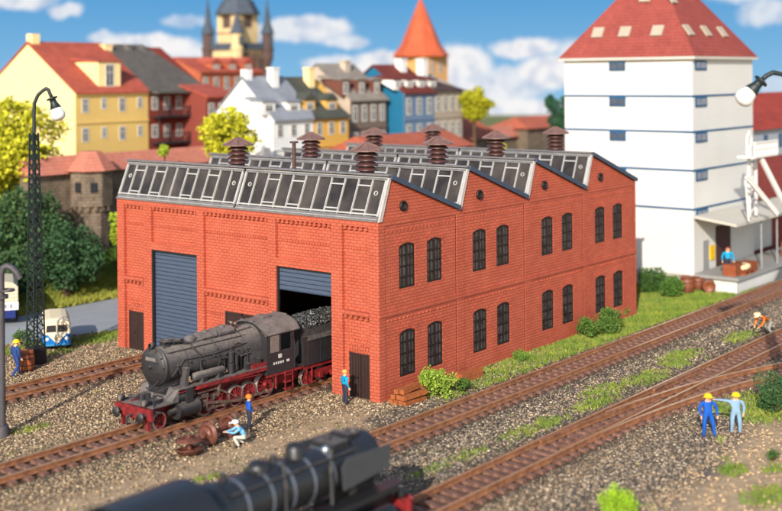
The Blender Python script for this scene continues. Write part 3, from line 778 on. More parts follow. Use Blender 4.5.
m_.tube([(-4.7, YC + .3, 4.0), (-4.95, YC + .3, 4.25)], .04); m_.build('safety_valve', M_steel, lx)
# firebox
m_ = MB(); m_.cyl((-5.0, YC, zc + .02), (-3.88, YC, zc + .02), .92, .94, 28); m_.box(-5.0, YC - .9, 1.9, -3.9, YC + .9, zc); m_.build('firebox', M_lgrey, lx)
# running boards
for s_ in (-1, 1):
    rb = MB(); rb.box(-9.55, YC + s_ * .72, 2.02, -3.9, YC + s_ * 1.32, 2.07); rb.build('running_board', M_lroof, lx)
    sk = MB(); sk.box(-8.5, YC + s_ * 1.28, 1.84, -3.9, YC + s_ * 1.32, 2.018)
    for x in (-8.2, -7.4, -6.6, -5.8, -5.0): sk.bar((x, YC + s_ * 1.25, 1.88), (x, YC + s_ * .7, 1.6), .07)
    sk.box(-4.9, YC + s_ * .95, 2.0, -3.92, YC + s_ * 1.30, 2.25)
    sk.build('valance', M_red, lx)
fl = MB(); fl.box(-11.05, YC - 1.25, 1.48, -9.55, YC + 1.25, 1.54); fl.prism([(-9.9, 1.54), (-9.5, 1.54), (-9.5, 2.07)], lambda u, v: (u, YC - 1.22, v), lambda u, v: (u, YC + 1.22, v))
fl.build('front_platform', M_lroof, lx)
bb = MB(); bb.box(-11.18, YC - 1.28, .95, -11.06, YC + 1.28, 1.46); bb.box(-11.06, YC - .6, 1.0, -9.6, YC - .5, 1.46); bb.box(-11.06, YC + .5, 1.0, -9.6, YC + .6, 1.46)
bb.box(-11.1, YC - .95, .45, -10.95, YC - .8, .95); bb.box(-11.1, YC + .8, .45, -10.95, YC + .95, .95); bb.build('buffer_beam', M_red, lx)
for s_ in (-1, 1):
    bf = MB(); bf.cyl((-11.18, YC + s_ * .85, 1.12), (-11.45, YC + s_ * .85, 1.12), .11, .10, 14); bf.lathe([(.0, .34), (.22, .32), (.24, .28), (.24, .25), (.06, .25)], (-11.18, YC + s_ * .85, 1.12), (-1, 0, 0), 18)
    bf.build('buffer', M_lblack, lx)
    hl = MB(); hl.lathe([(.13, .18), (.15, .18), (.15, -.05), (.0, -.08)], (-11.1, YC + s_ * .85, 1.72), (-1, 0, 0), 16); hl.box(-11.1, YC + s_ * .85 - .03, 1.54, -11.0, YC + s_ * .85 + .03, 1.66)
    ho = hl.build('headlight', M_lblack, lx); MB().cyl((-11.26, YC + s_ * .85, 1.72), (-11.22, YC + s_ * .85, 1.72), .13, .13, 14).build('lens', mat('dull_lens', (120, 112, 104), .3, spec=.8), ho)
    hr = MB(); hr.tube([(-10.95, YC + s_ * 1.2, 1.54), (-10.95, YC + s_ * 1.2, 2.15), (-9.6, YC + s_ * 1.2, 2.35)], .022, 6); hr.build('handrail', M_lblack, lx)
hl = MB(); hl.lathe([(.12, .16), (.14, .16), (.14, -.05), (.0, -.08)], (-10.0, YC, 3.98), (-1, 0, 0), 16); hl.build('headlight', M_lblack, lx)
cpl = MB(); cpl.tube([(-11.2, YC, 1.1), (-11.5, YC, 1.05), (-11.52, YC, .75), (-11.3, YC, .7)], .05, 6); cpl.build('coupling_hook', M_lblack, lx)
# frame
fm = MB(); fm.box(-10.9, YC - .55, .75, -.9, YC - .45, 1.6); fm.box(-10.9, YC + .45, .75, -.9, YC + .55, 1.6)
for x in (-10.4, -8.4, -6.8, -5.2, -3.6, -1.8): fm.box(x, YC - .45, .9, x + .1, YC + .45, 1.5)
fm.build('frame', M_red, lx)
# cylinders
for s_ in (-1, 1):
    cy = MB(); cy.cyl((-9.55, YC + s_ * 1.05, 1.05), (-8.35, YC + s_ * 1.05, 1.05), .36, .36, 22); cy.cyl((-9.45, YC + s_ * .98, 1.60), (-8.45, YC + s_ * .98, 1.60), .22, .22, 18)
    cy.box(-9.35, YC + s_ * .6, .95, -8.55, YC + s_ * 1.1, 1.7)
    for q in (-9.58, -8.36): cy.cyl((q, YC + s_ * 1.05, 1.05), (q + .05, YC + s_ * 1.05, 1.05), .40, .40, 22)
    cy.cyl((-9.95, YC + s_ * 1.05, 1.05), (-9.55, YC + s_ * 1.05, 1.05), .12, .16, 12)
    cy.box(-9.1, YC + s_ * 1.18, 1.35, -8.7, YC + s_ * 1.3, 2.02); cy.build('cylinder', M_lblack, lx)
# wheels
wheel_x = [-7.6, -6.6, -5.6, -4.75, -3.6]; rr = .66
for s_ in (-1, 1):
    wheel(lx, -10.35, YC + s_ * .78, RT + .44, .40, s_, 'pilot_wheel', 9)
    for i, x in enumerate(wheel_x): wheel(lx, x, YC + s_ * .78, RT + (.56 if i < 4 else .70), .51 if i < 4 else .64, s_, cw=True)
    rd_ = MB(); zr = RT + .40
    rd_.bar((wheel_x[0] - .1, YC + s_ * 1.0, zr), (wheel_x[4] + .1, YC + s_ * 1.0, zr), .06, .12)
    for x in wheel_x: rd_.cyl((x, YC + s_ * .9, zr), (x, YC + s_ * 1.1, zr), .10, .10, 12)
    rd_.build('coupling_rod', M_steel, lx)
    rd_ = MB(); rd_.bar((-8.3, YC + s_ * 1.1, 1.05), (-7.7, YC + s_ * 1.1, 1.05), .06, .06); rd_.box(-8.0, YC + s_ * 1.04, .9, -7.7, YC + s_ * 1.18, 1.2)
    rd_.bar((-7.85, YC + s_ * 1.14, 1.05), (-5.5, YC + s_ * 1.14, zr), .05, .13)
    rd_.bar((-8.35, YC + s_ * 1.04, 1.32), (-7.0, YC + s_ * 1.04, 1.32), .09, .05); rd_.bar((-8.35, YC + s_ * 1.04, .80), (-7.2, YC + s_ * 1.04, .80), .09, .05)
    rd_.bar((-7.2, YC + s_ * 1.18, 1.62), (-5.5, YC + s_ * 1.18, .75), .04, .07); rd_.bar((-7.8, YC + s_ * 1.18, .7), (-7.7, YC + s_ * 1.18, 1.5), .04, .07)
    rd_.bar((-8.3, YC + s_ * 1.16, 1.6), (-7.0, YC + s_ * 1.16, 1.6), .04, .06); rd_.bar((-7.1, YC + s_ * 1.2, 1.2), (-6.95, YC + s_ * 1.2, 1.85), .06, .12)
    rd_.build('valve_gear', M_steel, lx)
    br_ = MB()
    for x in (-7.05, -6.02, -5.02, -4.0): br_.bar((x, YC + s_ * .78, .42), (x, YC + s_ * .78, 1.1), .08, .12)
    br_.bar((-7.2, YC + s_ * .85, .42), (-3.2, YC + s_ * .85, .42), .05, .06); br_.build('brake_rigging', M_red, lx)
# side tanks and pumps
m_ = MB(); m_.lathe([(0, 0), (.16, .03), (.2, .1), (.2, 1.9), (.16, 1.97), (0, 2.0)], (-8.55, YC - 1.05, 2.38), (1, 0, 0), 18)
for q in (-8.1, -7.1): m_.box(q, YC - 1.27, 2.07, q + .06, YC - .85, 2.3)
m_.build('air_tank', M_lgrey, lx)
m_ = MB(); m_.cyl((-6.05, YC - 1.02, 2.1), (-6.05, YC - 1.02, 2.55), .17, .17, 14); m_.cyl((-6.05, YC - 1.02, 2.62), (-6.05, YC - 1.02, 3.1), .15, .15, 14); m_.cyl((-5.72, YC - 1.02, 2.2), (-5.72, YC - 1.02, 2.9), .11, .11, 12)
m_.tube([(-6.05, YC - 1.02, 3.1), (-6.05, YC - 1.0, 3.3), (-5.4, YC - .8, 3.4), (-4.8, YC - .8, 3.2)], .035, 6); m_.build('air_pump', M_lblack, lx)
m_ = MB()
m_.tube([(-9.2, YC - .86, 2.9), (-8.9, YC - .9, 2.3), (-8.8, YC - .9, 2.07)], .06, 8)
m_.tube([(-8.4, YC - .78, 3.3), (-7.0, YC - .8, 3.25), (-5.2, YC - .83, 3.3)], .03, 6); m_.tube([(-7.4, YC - .84, 3.0), (-6.4, YC - .84, 2.95), (-6.3, YC - .95, 2.1)], .03, 6)
m_.tube([(-4.9, YC - .93, 3.1), (-4.9, YC - 1.0, 2.1)], .04, 6); m_.tube([(-5.3, YC - .9, 2.1), (-5.3, YC - .92, 2.75), (-4.7, YC - .94, 2.8)], .05, 6); m_.build('pipework', M_lblack, lx)
m_ = MB(); m_.prism([(-9.15, 1.95), (-8.95, 1.95), (-8.78, 2.9), (-8.98, 2.9)], lambda u, v: (u, YC - 1.18, v), lambda u, v: (u, YC - .85, v)); m_.build('strut', M_lgrey, lx)
for s_ in (-1, 1):
    m_ = MB()
    m_.tube([(-9.6, YC + s_ * .88, 2.6), (-8.9, YC + s_ * .9, 3.25), (-7.2, YC + s_ * .92, 3.2), (-4.95, YC + s_ * .93, 3.35)], .028, 6)
    m_.tube([(-8.2, YC + s_ * .6, 3.75), (-7.9, YC + s_ * .88, 3.3), (-7.9, YC + s_ * 1.0, 2.1)], .045, 6)
    m_.tube([(-6.9, YC + s_ * .5, 3.8), (-6.8, YC + s_ * .86, 3.4), (-6.7, YC + s_ * .95, 2.9), (-5.6, YC + s_ * .95, 2.75)], .035, 6)
    m_.tube([(-9.0, YC + s_ * .3, 4.0), (-8.0, YC + s_ * .45, 3.85), (-5.0, YC + s_ * .5, 3.9), (-4.2, YC + s_ * .5, 3.95)], .022, 6)
    m_.build('pipework', M_lblack, lx); m_ = MB()
    m_.tube([(-10.9, YC + s_ * 1.1, 1.56), (-10.4, YC + s_ * .7, 1.62), (-9.9, YC + s_ * .6, 1.62)], .035, 6)
    m_.tube([(-10.9, YC + s_ * .45, 1.7), (-10.9, YC + s_ * .45, 2.0), (-10.4, YC + s_ * .4, 2.2), (-10.0, YC + s_ * .4, 2.4)], .02, 6)
    m_.build('brake_hose', M_lblack, lx)
    for k in range(7): MB().ball((-9.3 + k * .75, YC + s_ * .93, 3.05 + .05 * (k % 2)), .055, 8, 5).build('rail_knob', M_lblack, lx)
    for k, (xx, ww_, hh_) in enumerate(((-8.0, .22, .24), (-7.0, .16, .34), (-5.15, .26, .3), (-4.4, .18, .42))): MB().box(xx, YC + s_ * 1.02, 2.07, xx + ww_, YC + s_ * 1.22, 2.07 + hh_).build('oil_box', M_lblack, lx)
m_ = MB(); m_.box(-10.145, YC - .34, 3.3, -10.09, YC + .34, 3.46); m_.build('number_plate', mat('worn_plate', (120, 112, 108), .5), lx)
m_ = MB()
for k in range(3):
    for s_ in (-1, 1): MB().box(-10.1 + k * .16, YC + s_ * .62, 1.75 + k * .16, -10.02 + k * .16, YC + s_ * .3, 1.79 + k * .16).build('step', M_lblack, lx)
MB().cyl((-10.5, YC - .25, 1.54), (-10.5, YC - .25, 1.95), .13, .13, 12).build('pump', M_lblack, lx); MB().cyl((-10.45, YC + .25, 1.54), (-10.45, YC + .25, 1.85), .16, .16, 12).build('pump', M_lblack, lx); MB().box(-10.7, YC - .9, 1.54, -10.3, YC - .5, 1.72).build('tool_box', M_lblack, lx)
for x in wheel_x:
    for s_ in (-1, 1): MB().box(x - .14, YC + s_ * .56, .55, x + .14, YC + s_ * .66, 1.25).build('axle_box', M_red, lx); MB().bar((x + .3, YC + s_ * .7, 1.15), (x + .75, YC + s_ * .7, 1.28), .05, .12).build('spring', M_red, lx)
MB().tube([(-9.5, YC - 1.24, 1.9), (-6.5, YC - 1.26, 1.80), (-4.2, YC - 1.26, 1.7)], .03, 6).build('pipe', M_red, lx)
# cab
cb = MB(); x0, x1 = -3.9, -1.95; hw = 1.3
def cab_side(s_):
    yo, yi = YC + s_ * hw, YC + s_ * (hw - .05)
    for (a, b_, z0, z1) in ((x0, x1, 1.55, 2.62), (x0, x0 + .25, 2.62, 3.45), (x0 + .85, x0 + 1.0, 2.62, 3.45), (x1 - .22, x1, 2.62, 3.45), (x0, x1, 3.45, 3.62)):
        cb.box(a, yo, z0, b_, yi, z1)
cab_side(-1); cab_side(1)
cb.box(x0, YC - hw + .05, 1.55, x0 + .05, YC + hw - .05, 3.6)
for q in (-.06, -.6, .5): cb.bar((x0 + .3, YC - hw - .02, 2.62), (x0 + .3, YC - hw - .02, 2.64), .02)
cbo = cb.build('cab', M_lblack, lx)
wf = MB(); wf.box(x0 + .25, YC - hw - .02, 2.62, x0 + .85, YC - hw + .03, 3.45); wf_o = wf.build('window', mat('cab_glass', (120, 112, 106), .15, spec=.8), cbo)
mk = MB(); mk.box(-3.1, YC - hw - .012, 2.28, -2.86, YC - hw - .001, 2.48)
for i in range(5): mk.box(-3.45 + i * .16, YC - hw - .012, 2.0, -3.36 + i * .16, YC - hw - .001, 2.12)
mk.box(-2.5, YC - hw - .012, 2.0, -2.32, YC - hw - .001, 2.12); mk.build('number_plate', mat('off_white_lettering', (205, 200, 192), .6), cbo)
rf = MB(); n = 12; prof = []
for i in range(n + 1):
    a = math.pi * (.12 + .76 * i / n); prof.append((YC + 1.55 * math.cos(a) / math.cos(math.pi * .12) * .90, 3.16 + 1.02 * math.sin(a)))
prof2 = [(YC + (a - YC) * .96, z - .07) for a, z in prof][::-1]
for i in range(n):
    q = [prof[i], prof[i + 1], (YC + (prof[i + 1][0] - YC) * .96, prof[i + 1][1] - .07), (YC + (prof[i][0] - YC) * .96, prof[i][1] - .07)]
    rf.prism(q, lambda u, v: (x0 - .12, u, v), lambda u, v: (x1 + .35, u, v))
rf.box(x0 + .7, YC - .35, 4.13, x0 + 1.3, YC + .35, 4.24)
for q in (-.1, .95, 2.2): rf.box(x0 + q, YC - .5, 4.12, x0 + q + .05, YC + .5, 4.20)
rf.build('cab_roof', M_lroof, cbo)
fr_ = MB(); fr_.prism([(YC - 1.2, 3.6)] + [(a, z - .08) for a, z in prof[::-1]] + [(YC + 1.2, 3.6)], lambda u, v: (x0 + .06, u, v), lambda u, v: (x0 + .1, u, v)); fr_.build('cab_front', M_lblack, cbo)
stp = MB(); 
for z in (.6, .95, 1.3): stp.box(-2.6, YC - 1.34, z, -2.1, YC - 1.1, z + .05)
stp.bar((-2.62, YC - 1.3, .55), (-2.62, YC - 1.3, 1.55), .05); stp.bar((-2.08, YC - 1.3, .55), (-2.08, YC - 1.3, 1.55), .05)
stp.box(-3.9, YC - 1.28, 1.42, -1.4, YC - 1.22, 1.548); stp.bar((-3.2, YC - 1.2, 1.45), (-3.1, YC - 1.1, .75), .09)
stp.build('cab_step', M_red, lx)
m_ = MB(); m_.cyl((-1.95, YC - 1.32, 1.6), (-1.95, YC - 1.32, 3.0), .02, .02, 6); m_.build('handrail', M_lblack, lx)

tn = thing('tender', (-1.2, 5.3, 0), 'black coal tender heaped with coal, coupled behind the grey engine in the gate', 'locomotive tender')
b = MB(); tx0, tx1 = -1.25, 6.4
b.prism([(YC - 1.3, 1.5), (YC + 1.3, 1.5), (YC + 1.3, 2.75), (YC + 1.1, 2.95), (YC + .95, 3.3), (YC - .95, 3.3), (YC - 1.1, 2.95), (YC - 1.3, 2.75)], lambda u, v: (tx0 + .25, u, v), lambda u, v: (tx1, u, v))
for x in (-.9, 0, .9, 1.8): b.box(x, YC - 1.325, 1.5, x + .04, YC - 1.301, 2.72)
b.box(tx0 + .25, YC - 1.33, 2.70, tx1, YC - 1.301, 2.76); b.box(tx0, YC - 1.28, 1.5, tx0 + .25, YC - 1.2, 3.0); b.box(tx0, YC + 1.2, 1.5, tx0 + .25, YC + 1.28, 3.0)
b.box(tx0 - .35, YC - 1.1, 1.5, tx0 + .2, YC + 1.1, 1.56)
b.build('tank', M_lblack, tn)
tf = MB(); tf.box(tx0 + .1, YC - 1.2, 1.28, tx1, YC + 1.2, 1.48)
for x in (-.2, 4.0):
    tf.prism([(x - .85, 1.1), (x + 1.7, 1.1), (x + 1.4, .8), (x + .8, .7), (x, .7), (x - .6, .8)], lambda u, v: (u, YC - 1.06, v), lambda u, v: (u, YC - 1.12, v))
    tf.prism([(x - .85, 1.1), (x + 1.7, 1.1), (x + 1.4, .8), (x + .8, .7), (x, .7), (x - .6, .8)], lambda u, v: (u, YC + 1.06, v), lambda u, v: (u, YC + 1.12, v))
    for q in (-.45, .4, 1.25): tf.box(x + q - .14, YC - 1.2, .62, x + q + .14, YC - 1.121, .92)
for x in (-1.0, -.6): tf.box(x, YC - 1.3, .55, x + .3, YC - 1.1, .6); tf.bar((x, YC - 1.25, .55), (x, YC - 1.25, 1.3), .05)
tf.build('frame', M_red, tn)
for x in (-.65, .6, 3.55, 4.9):
    for s_ in (-1, 1): wheel(tn, x, YC + s_ * .78, RT + .44, .4, s_, 'wheel', 10)
n = 5000; x = rng.uniform(tx0 + .4, tx1 - .2, n); y = YC + rng.uniform(-.95, .95, n)
z = 3.3 + .55 * np.clip(1 - ((y - YC) / 1.05) ** 2, 0, 1) * np.clip((x - tx0) / 1.2, 0, 1) + rng.uniform(-.08, .03, n)
g_ = rng.choice([.02, .05, .12, .35], n, p=[.45, .3, .18, .07])[:, None] * np.array([1, .97, .93])
hp = MB(); hp.prism([(YC - .93, 3.28), (YC - .6, 3.62), (YC, 3.78), (YC + .6, 3.62), (YC + .93, 3.28)], lambda u, v: (tx0 + .9, u, v), lambda u, v: (tx1 - .2, u, v))
hpo = hp.build('coal_heap', mat('coal_dark', (26, 25, 26), .6), tn)
co = stones('coal_lumps', x, y, z, rng.uniform(.04, .09, n), g_, M_coal, flat=1, parent=tn); co['kind'] = 'stuff'

# foreground engine (track y=-10.75)
l2 = thing('steam_locomotive', (-18, -10.75, 0), 'glossy black steam engine with silver boiler bands cropped by the bottom edge', 'steam locomotive')
YB = -10.75; zb = 3.05; rb_ = .84
M_blk = mat('satin_black', (36, 36, 38), .38, var=.2, scale=3, spec=.6)
M_band = mat('silver_band', (120, 126, 136), .35, metal=.3)
b = MB(); b.cyl((-20.9, YB, zb), (-15.0, YB, zb), rb_, rb_, 36); b.build('boiler', M_blk, l2)
for x in (-20.2, -19.15, -18.2, -17.25, -16.3): MB().cyl((x, YB, zb), (x + .09, YB, zb), rb_ + .014, rb_ + .014, 36).build('boiler_band', M_band, l2)
b = MB(); b.cyl((-15.0, YB, zb), (-13.9, YB, zb), rb_ + .06, rb_ + .06, 36); b.lathe([(rb_, 0), (rb_ * .8, .16), (0, .26)], (-13.9, YB, zb), (1, 0, 0), 32); b.build('smokebox', M_blk, l2)
MB().lathe([(.34, 3.8), (.25, 3.9), (.25, 3.96), (.31, 4.0), (.31, 4.06), (.2, 4.06), (.2, 3.85)], (-14.45, YB, 0), n=20).build('chimney', M_lblack, l2)
def dome(x, r, z0, z1): return MB().lathe([(r * 1.15, z0), (r, z0 + .12), (r, z1 - r * .6), (r * .75, z1 - r * .2), (r * .4, z1 - .04), (0, z1)], (x, YB, 0), n=22).build('dome', M_blk, l2)
dome(-17.3, .32, 3.75, 4.35)
dome(-19.0, .36, 3.75, 4.2)
for x in (-15.6, -18.2, -20.4): MB().cyl((x, YB + .1, 3.75), (x, YB + .1, 4.12), .13, .11, 12).build('valve', M_lblack, l2)
for s_ in (-1, 1):
    MB().tube([(-20.8, YB + s_ * .66, zb + .62), (-15.0, YB + s_ * .66, zb + .62)], .035, 6).build('handrail', M_lblack, l2)
    MB().tube([(-16.0, YB + s_ * .4, 3.8), (-16.5, YB + s_ * .86, 3.3), (-16.6, YB + s_ * 1.0, 2.3)], .07, 8).build('pipe', M_lblack, l2)
    MB().tube([(-18.2, YB + s_ * .3, 3.95), (-18.6, YB + s_ * .84, 3.35), (-18.7, YB + s_ * .95, 2.4)], .05, 8).build('pipe', M_lblack, l2)
m_ = MB(); m_.box(-16.0, YB - .5, 3.75, -15.2, YB + .5, 4.0); m_.box(-15.0, YB - .28, 3.8, -14.75, YB + .5, 4.08); m_.build('feed_water_heater', M_lblack, l2)
MB().ball((-16.15, YB - .3, 3.86), .14, 12, 8).build('bell', mat('bright_steel', (200, 205, 212), .2, metal=.8), l2)
m_ = MB(); m_.box(-19.4, YB - .25, 3.75, -18.7, YB + .25, 3.98); m_.build('sand_box', M_lblack, l2)
for s_ in (-1, 1):
    m_ = MB(); y0 = YB + s_ * 1.22
    m_.prism([(-16.3, 2.72), (-14.0, 2.9), (-13.85, 3.68), (-16.1, 3.75), (-16.4, 3.5)], lambda u, v: (u, y0, v), lambda u, v: (u, y0 + s_ * .05, v))
    m_.bar((-15.8, y0, 3.2), (-15.6, YB + s_ * .8, 3.1), .05); m_.bar((-14.4, y0, 3.2), (-14.4, YB + s_ * .85, 3.2), .05)
    m_.build('smoke_deflector', mat('deflector_black', (66, 68, 72), .5, var=.15, spec=.5), l2)
    m_ = MB(); m_.box(-21, YB + s_ * .8, 2.18, -13.2, YB + s_ * 1.38, 2.24); m_.box(-21, YB + s_ * 1.34, 2.05, -13.6, YB + s_ * 1.38, 2.178); m_.build('running_board', M_blk, l2)
    m_ = MB(); m_.cyl((-14.9, YB + s_ * 1.08, 1.15), (-13.7, YB + s_ * 1.08, 1.15), .38, .38, 20); m_.build('cylinder', M_blk, l2)
    m_ = MB(); m_.cyl((-12.75, YB + s_ * .87, 1.2), (-12.4, YB + s_ * .87, 1.2), .11, .11, 12); m_.lathe([(0, .4), (.23, .38), (.25, .33), (.06, .3)], (-12.75, YB + s_ * .87, 1.2), (1, 0, 0), 18); m_.build('buffer', M_red, l2)
    m_ = MB(); m_.lathe([(.15, .16), (.17, .16), (.17, -.08), (0, -.1)], (-12.95, YB + s_ * .87, 1.62), (1, 0, 0), 16); mo_ = m_.build('headlight', M_lblack, l2)
    MB().ball((-12.8, YB + s_ * .87, 1.62), .13, 12, 8).build('lens', M_lamp, mo_)
    for x in (-20.2, -18.9, -17.6, -16.3): wheel(l2, x, YB + s_ * .78, RT + .66, .62, s_, cw=True)
    wheel(l2, -13.6, YB + s_ * .78, RT + .44, .4, s_, 'pilot_wheel', 9)
    m_ = MB(); m_.bar((-20.3, YB + s_ * 1.0, .8), (-16.2, YB + s_ * 1.0, .8), .06, .13); m_.bar((-14, YB + s_ * 1.12, 1.15), (-17.6, YB + s_ * 1.12, .8), .05, .12); m_.build('coupling_rod', M_steel, l2)
m_ = MB(); m_.box(-12.9, YB - 1.3, .95, -12.76, YB + 1.3, 1.48); m_.build('buffer_beam', M_red, l2)
m_ = MB(); m_.box(-21, YB - .5, .8, -12.9, YB + .5, 1.6); m_.box(-14.9, YB - .5, 1.6, -13.9, YB + .5, 2.3); m_.build('frame', M_lblack, l2)
m_ = MB(); m_.cyl((-22.0, YB, zb + .02), (-20.9, YB, zb + .02), .92, .92, 32); m_.box(-22, YB - .9, 1.9, -20.9, YB + .9, zb); m_.build('firebox', M_blk, l2)
m_ = MB()
for s_ in (-1, 1): m_.box(-24.4, YB + s_ * 1.32, 1.6, -22, YB + s_ * 1.28, 2.7); m_.box(-22.3, YB + s_ * 1.32, 2.7, -22, YB + s_ * 1.28, 3.6); m_.box(-24.4, YB + s_ * 1.32, 2.7, -23.6, YB + s_ * 1.28, 3.6)
m_.box(-22.05, YB - 1.28, 1.6, -22, YB + 1.28, 3.6); c2 = m_.build('cab', M_blk, l2)
rf = MB()
for i in range(n if n < 20 else 12):
    a0, a1 = math.pi * (.12 + .76 * i / 12), math.pi * (.12 + .76 * (i + 1) / 12)
    pa = [(YB + 1.5 * math.cos(a), 3.12 + 1.22 * math.sin(a)) for a in (a0, a1)]; pb = [(YB + 1.44 * math.cos(a), 3.05 + 1.22 * math.sin(a)) for a in (a1, a0)]
    rf.prism(pa + pb, lambda u, v: (-24.9, u, v), lambda u, v: (-21.85, u, v))
rf.build('cab_roof', M_blk, c2)
MB().box(-29, YB - 1.3, 1.4, -25.1, YB + 1.3, 3.5).build('tender', M_blk, l2)

# ------------------------------------------------------------------ foliage
M_leaf = mat('leaf', WHITE, .75, var=.3, scale=1.2, attr=True, spec=.2)
M_bark = mat('bark', (92, 70, 50), .9, bump=.6, bscale=10)
def crown(parent, blobs, n, leaf, c1, c2, name='crown'):
    n = int(n * 1.9); leaf = leaf * .74
    blobs = list(blobs); qn = np.random.default_rng(int(n))
    for _ in range(len(blobs)):
        b_ = blobs[qn.integers(0, len(blobs))]; dv = qn.normal(0, 1, 3); dv /= np.linalg.norm(dv); blobs.append((b_[0] + dv[0] * b_[3] * 1.0, b_[1] + dv[1] * b_[3] * 1.0, b_[2] + abs(dv[2]) * b_[3] * .8, b_[3] * qn.uniform(.28, .5)))
    blobs = np.array(blobs, float); w = blobs[:, 3] ** 2; idx = rng.choice(len(blobs), n, p=w / w.sum())
    B = blobs[idx]; d = rng.normal(0, 1, (n, 3)); d /= np.linalg.norm(d, axis=1)[:, None]
    lump = 1 + .16 * np.sin(d[:, 0] * 7 + idx) * np.sin(d[:, 1] * 6 + idx * 2) + .12 * np.sin(d[:, 2] * 9 + idx * 3)
    rr_ = B[:, 3] * np.clip(rng.beta(5, 1.4, n), .2, 1) * lump
    C_ = B[:, :3] + d * rr_[:, None]
    a = rng.normal(0, 1, (n, 3)); a /= np.linalg.norm(a, axis=1)[:, None]; bq = np.cross(a, rng.normal(0, 1, (n, 3))); bq /= np.linalg.norm(bq, axis=1)[:, None]
    s_ = leaf * rng.uniform(.6, 1.4, n)[:, None]
    V = np.stack([C_ - a * s_, C_ - bq * s_ * .6, C_ + a * s_, C_ + bq * s_ * .6], 1)
    t = np.clip(rng.beta(2, 2, n) + .15 * np.sin(idx * 2.3), 0, 1)[:, None]
    c = (np.array(c1) * (1 - t) + np.array(c2) * t) * rng.uniform(.7, 1.25, (n, 1))
    return raw_mesh(name, V.reshape(-1, 3), np.arange(n * 4).reshape(-1, 4), M_leaf, 4, np.repeat(np.clip(c, 0, 1), 4, 0), parent=parent)
def lobes(c, r, k, flat=.8, seed=0):
    q = np.random.default_rng(seed); out = []
    for i in range(k):
        d = q.normal(0, 1, 3); d /= np.linalg.norm(d); rad = r * q.uniform(.3, .5)
        out.append((c[0] + d[0] * (r - rad * .8), c[1] + d[1] * (r - rad * .8), c[2] + d[2] * (r - rad * .8) * flat, rad))
    out.append((c[0], c[1], c[2], r * .6)); return out
YG1, YG2 = (.36, .38, .015), (.72, .66, .04)
DG1, DG2 = (.03, .075, .03), (.08, .15, .05)
def tree(base, cz, r, k, n, leaf, c1, c2, label, seed, flat=1.0, name='broadleaf_tree', group=None, cat='tree'):
    t = thing(name, base, label, cat, group)
    c = (base[0], base[1], cz); lb = lobes(c, r, k, flat, seed)
    m_ = MB(); m_.cyl(base, (base[0], base[1], cz - r * .1), .09 * r + .08, .05 * r + .04, 10)
    for l in lb[:min(6, k)]: m_.cyl((base[0], base[1], cz - r * .5), l[:3], .04 * r + .03, .02, 6)
    m_.build('trunk', M_bark, t); crown(t, lb, n, leaf, c1, c2); return t

def at_base(px, D, z): p = P(px, 200, D); return (float(p[0]), float(p[1]), z)
q = at_base(8, 96, 1.8); tree(q, float(P(8, 160, 96)[2]), 4.4, 16, 5200, .26, YG1, YG2, 'yellow green tree at the left edge reaching up in front of the yellow house', 1, 1.15)
q = at_base(34, 98, 2.2); tree(q, float(P(34, 185, 98)[2]), 3.4, 12, 3000, .26, YG1, YG2, 'lower yellow green tree beside the stone wall end, behind the lamp mast', 2)
q = at_base(22, 90, .8); tree(q, float(P(22, 240, 90)[2]), 4.0, 14, 5200, .22, DG1, DG2, 'big dark green tree behind the lamp mast, in front of the yellow tree', 3, .9)
q = at_base(66, 87, .3); tree(q, float(P(66, 256, 87)[2]), 2.7, 12, 3600, .18, DG1, (.06, .13, .05), 'rounded dark green bush right of the lamp mast below the stone wall', 4, .9, 'bush', cat='bush')
q = at_base(8, 86, 0); tree(q, float(P(8, 270, 86)[2]), 2.4, 9, 2200, .18, DG1, DG2, 'dark green bush at the left edge behind the tarp covered truck', 5, .9, 'bush', cat='bush')
q = at_base(228, 100, 5); tree(q, float(P(228, 137, 100)[2]), 2.6, 14, 3600, .22, YG1, YG2, 'bright yellow green tree in front of the white gabled house', 6, .85)
q = at_base(475, 130, 5); tree(q, float(P(475, 104, 130)[2]), 1.95, 14, 3200, .2, YG1, (.5, .45, .02), 'small round yellow tree right of the beige house', 7, .9)
q = at_base(165, 100, 5); tree(q, float(P(165, 150, 100)[2]), .7, 5, 500, .16, YG1, (.35, .5, .05), 'small light green bush below the black balconies', 8, .8, 'bush', cat='bush')
q = at_base(499, 110, 5); tree(q, float(P(499, 148, 110)[2]), .8, 5, 500, .16, YG1, YG2, 'small yellow green bush behind the ventilators near the town wall', 9, .8, 'bush', cat='bush')
q = at_base(118, 92, 1.6); tree(q, float(P(116, 228, 92)[2]), 1.1, 6, 900, .15, YG1, (.35, .5, .05), 'light green bush beside the left end of the brick shed', 10, 1.2, 'bush', cat='bush')
q = at_base(561, 135, 2); tree(q, float(P(562, 118, 135)[2]), 2.3, 9, 2400, .2, (.02, .08, .05), (.05, .14, .06), 'narrow dark evergreen tree against the left side of the white tower', 11, 1.6, 'evergreen_tree')
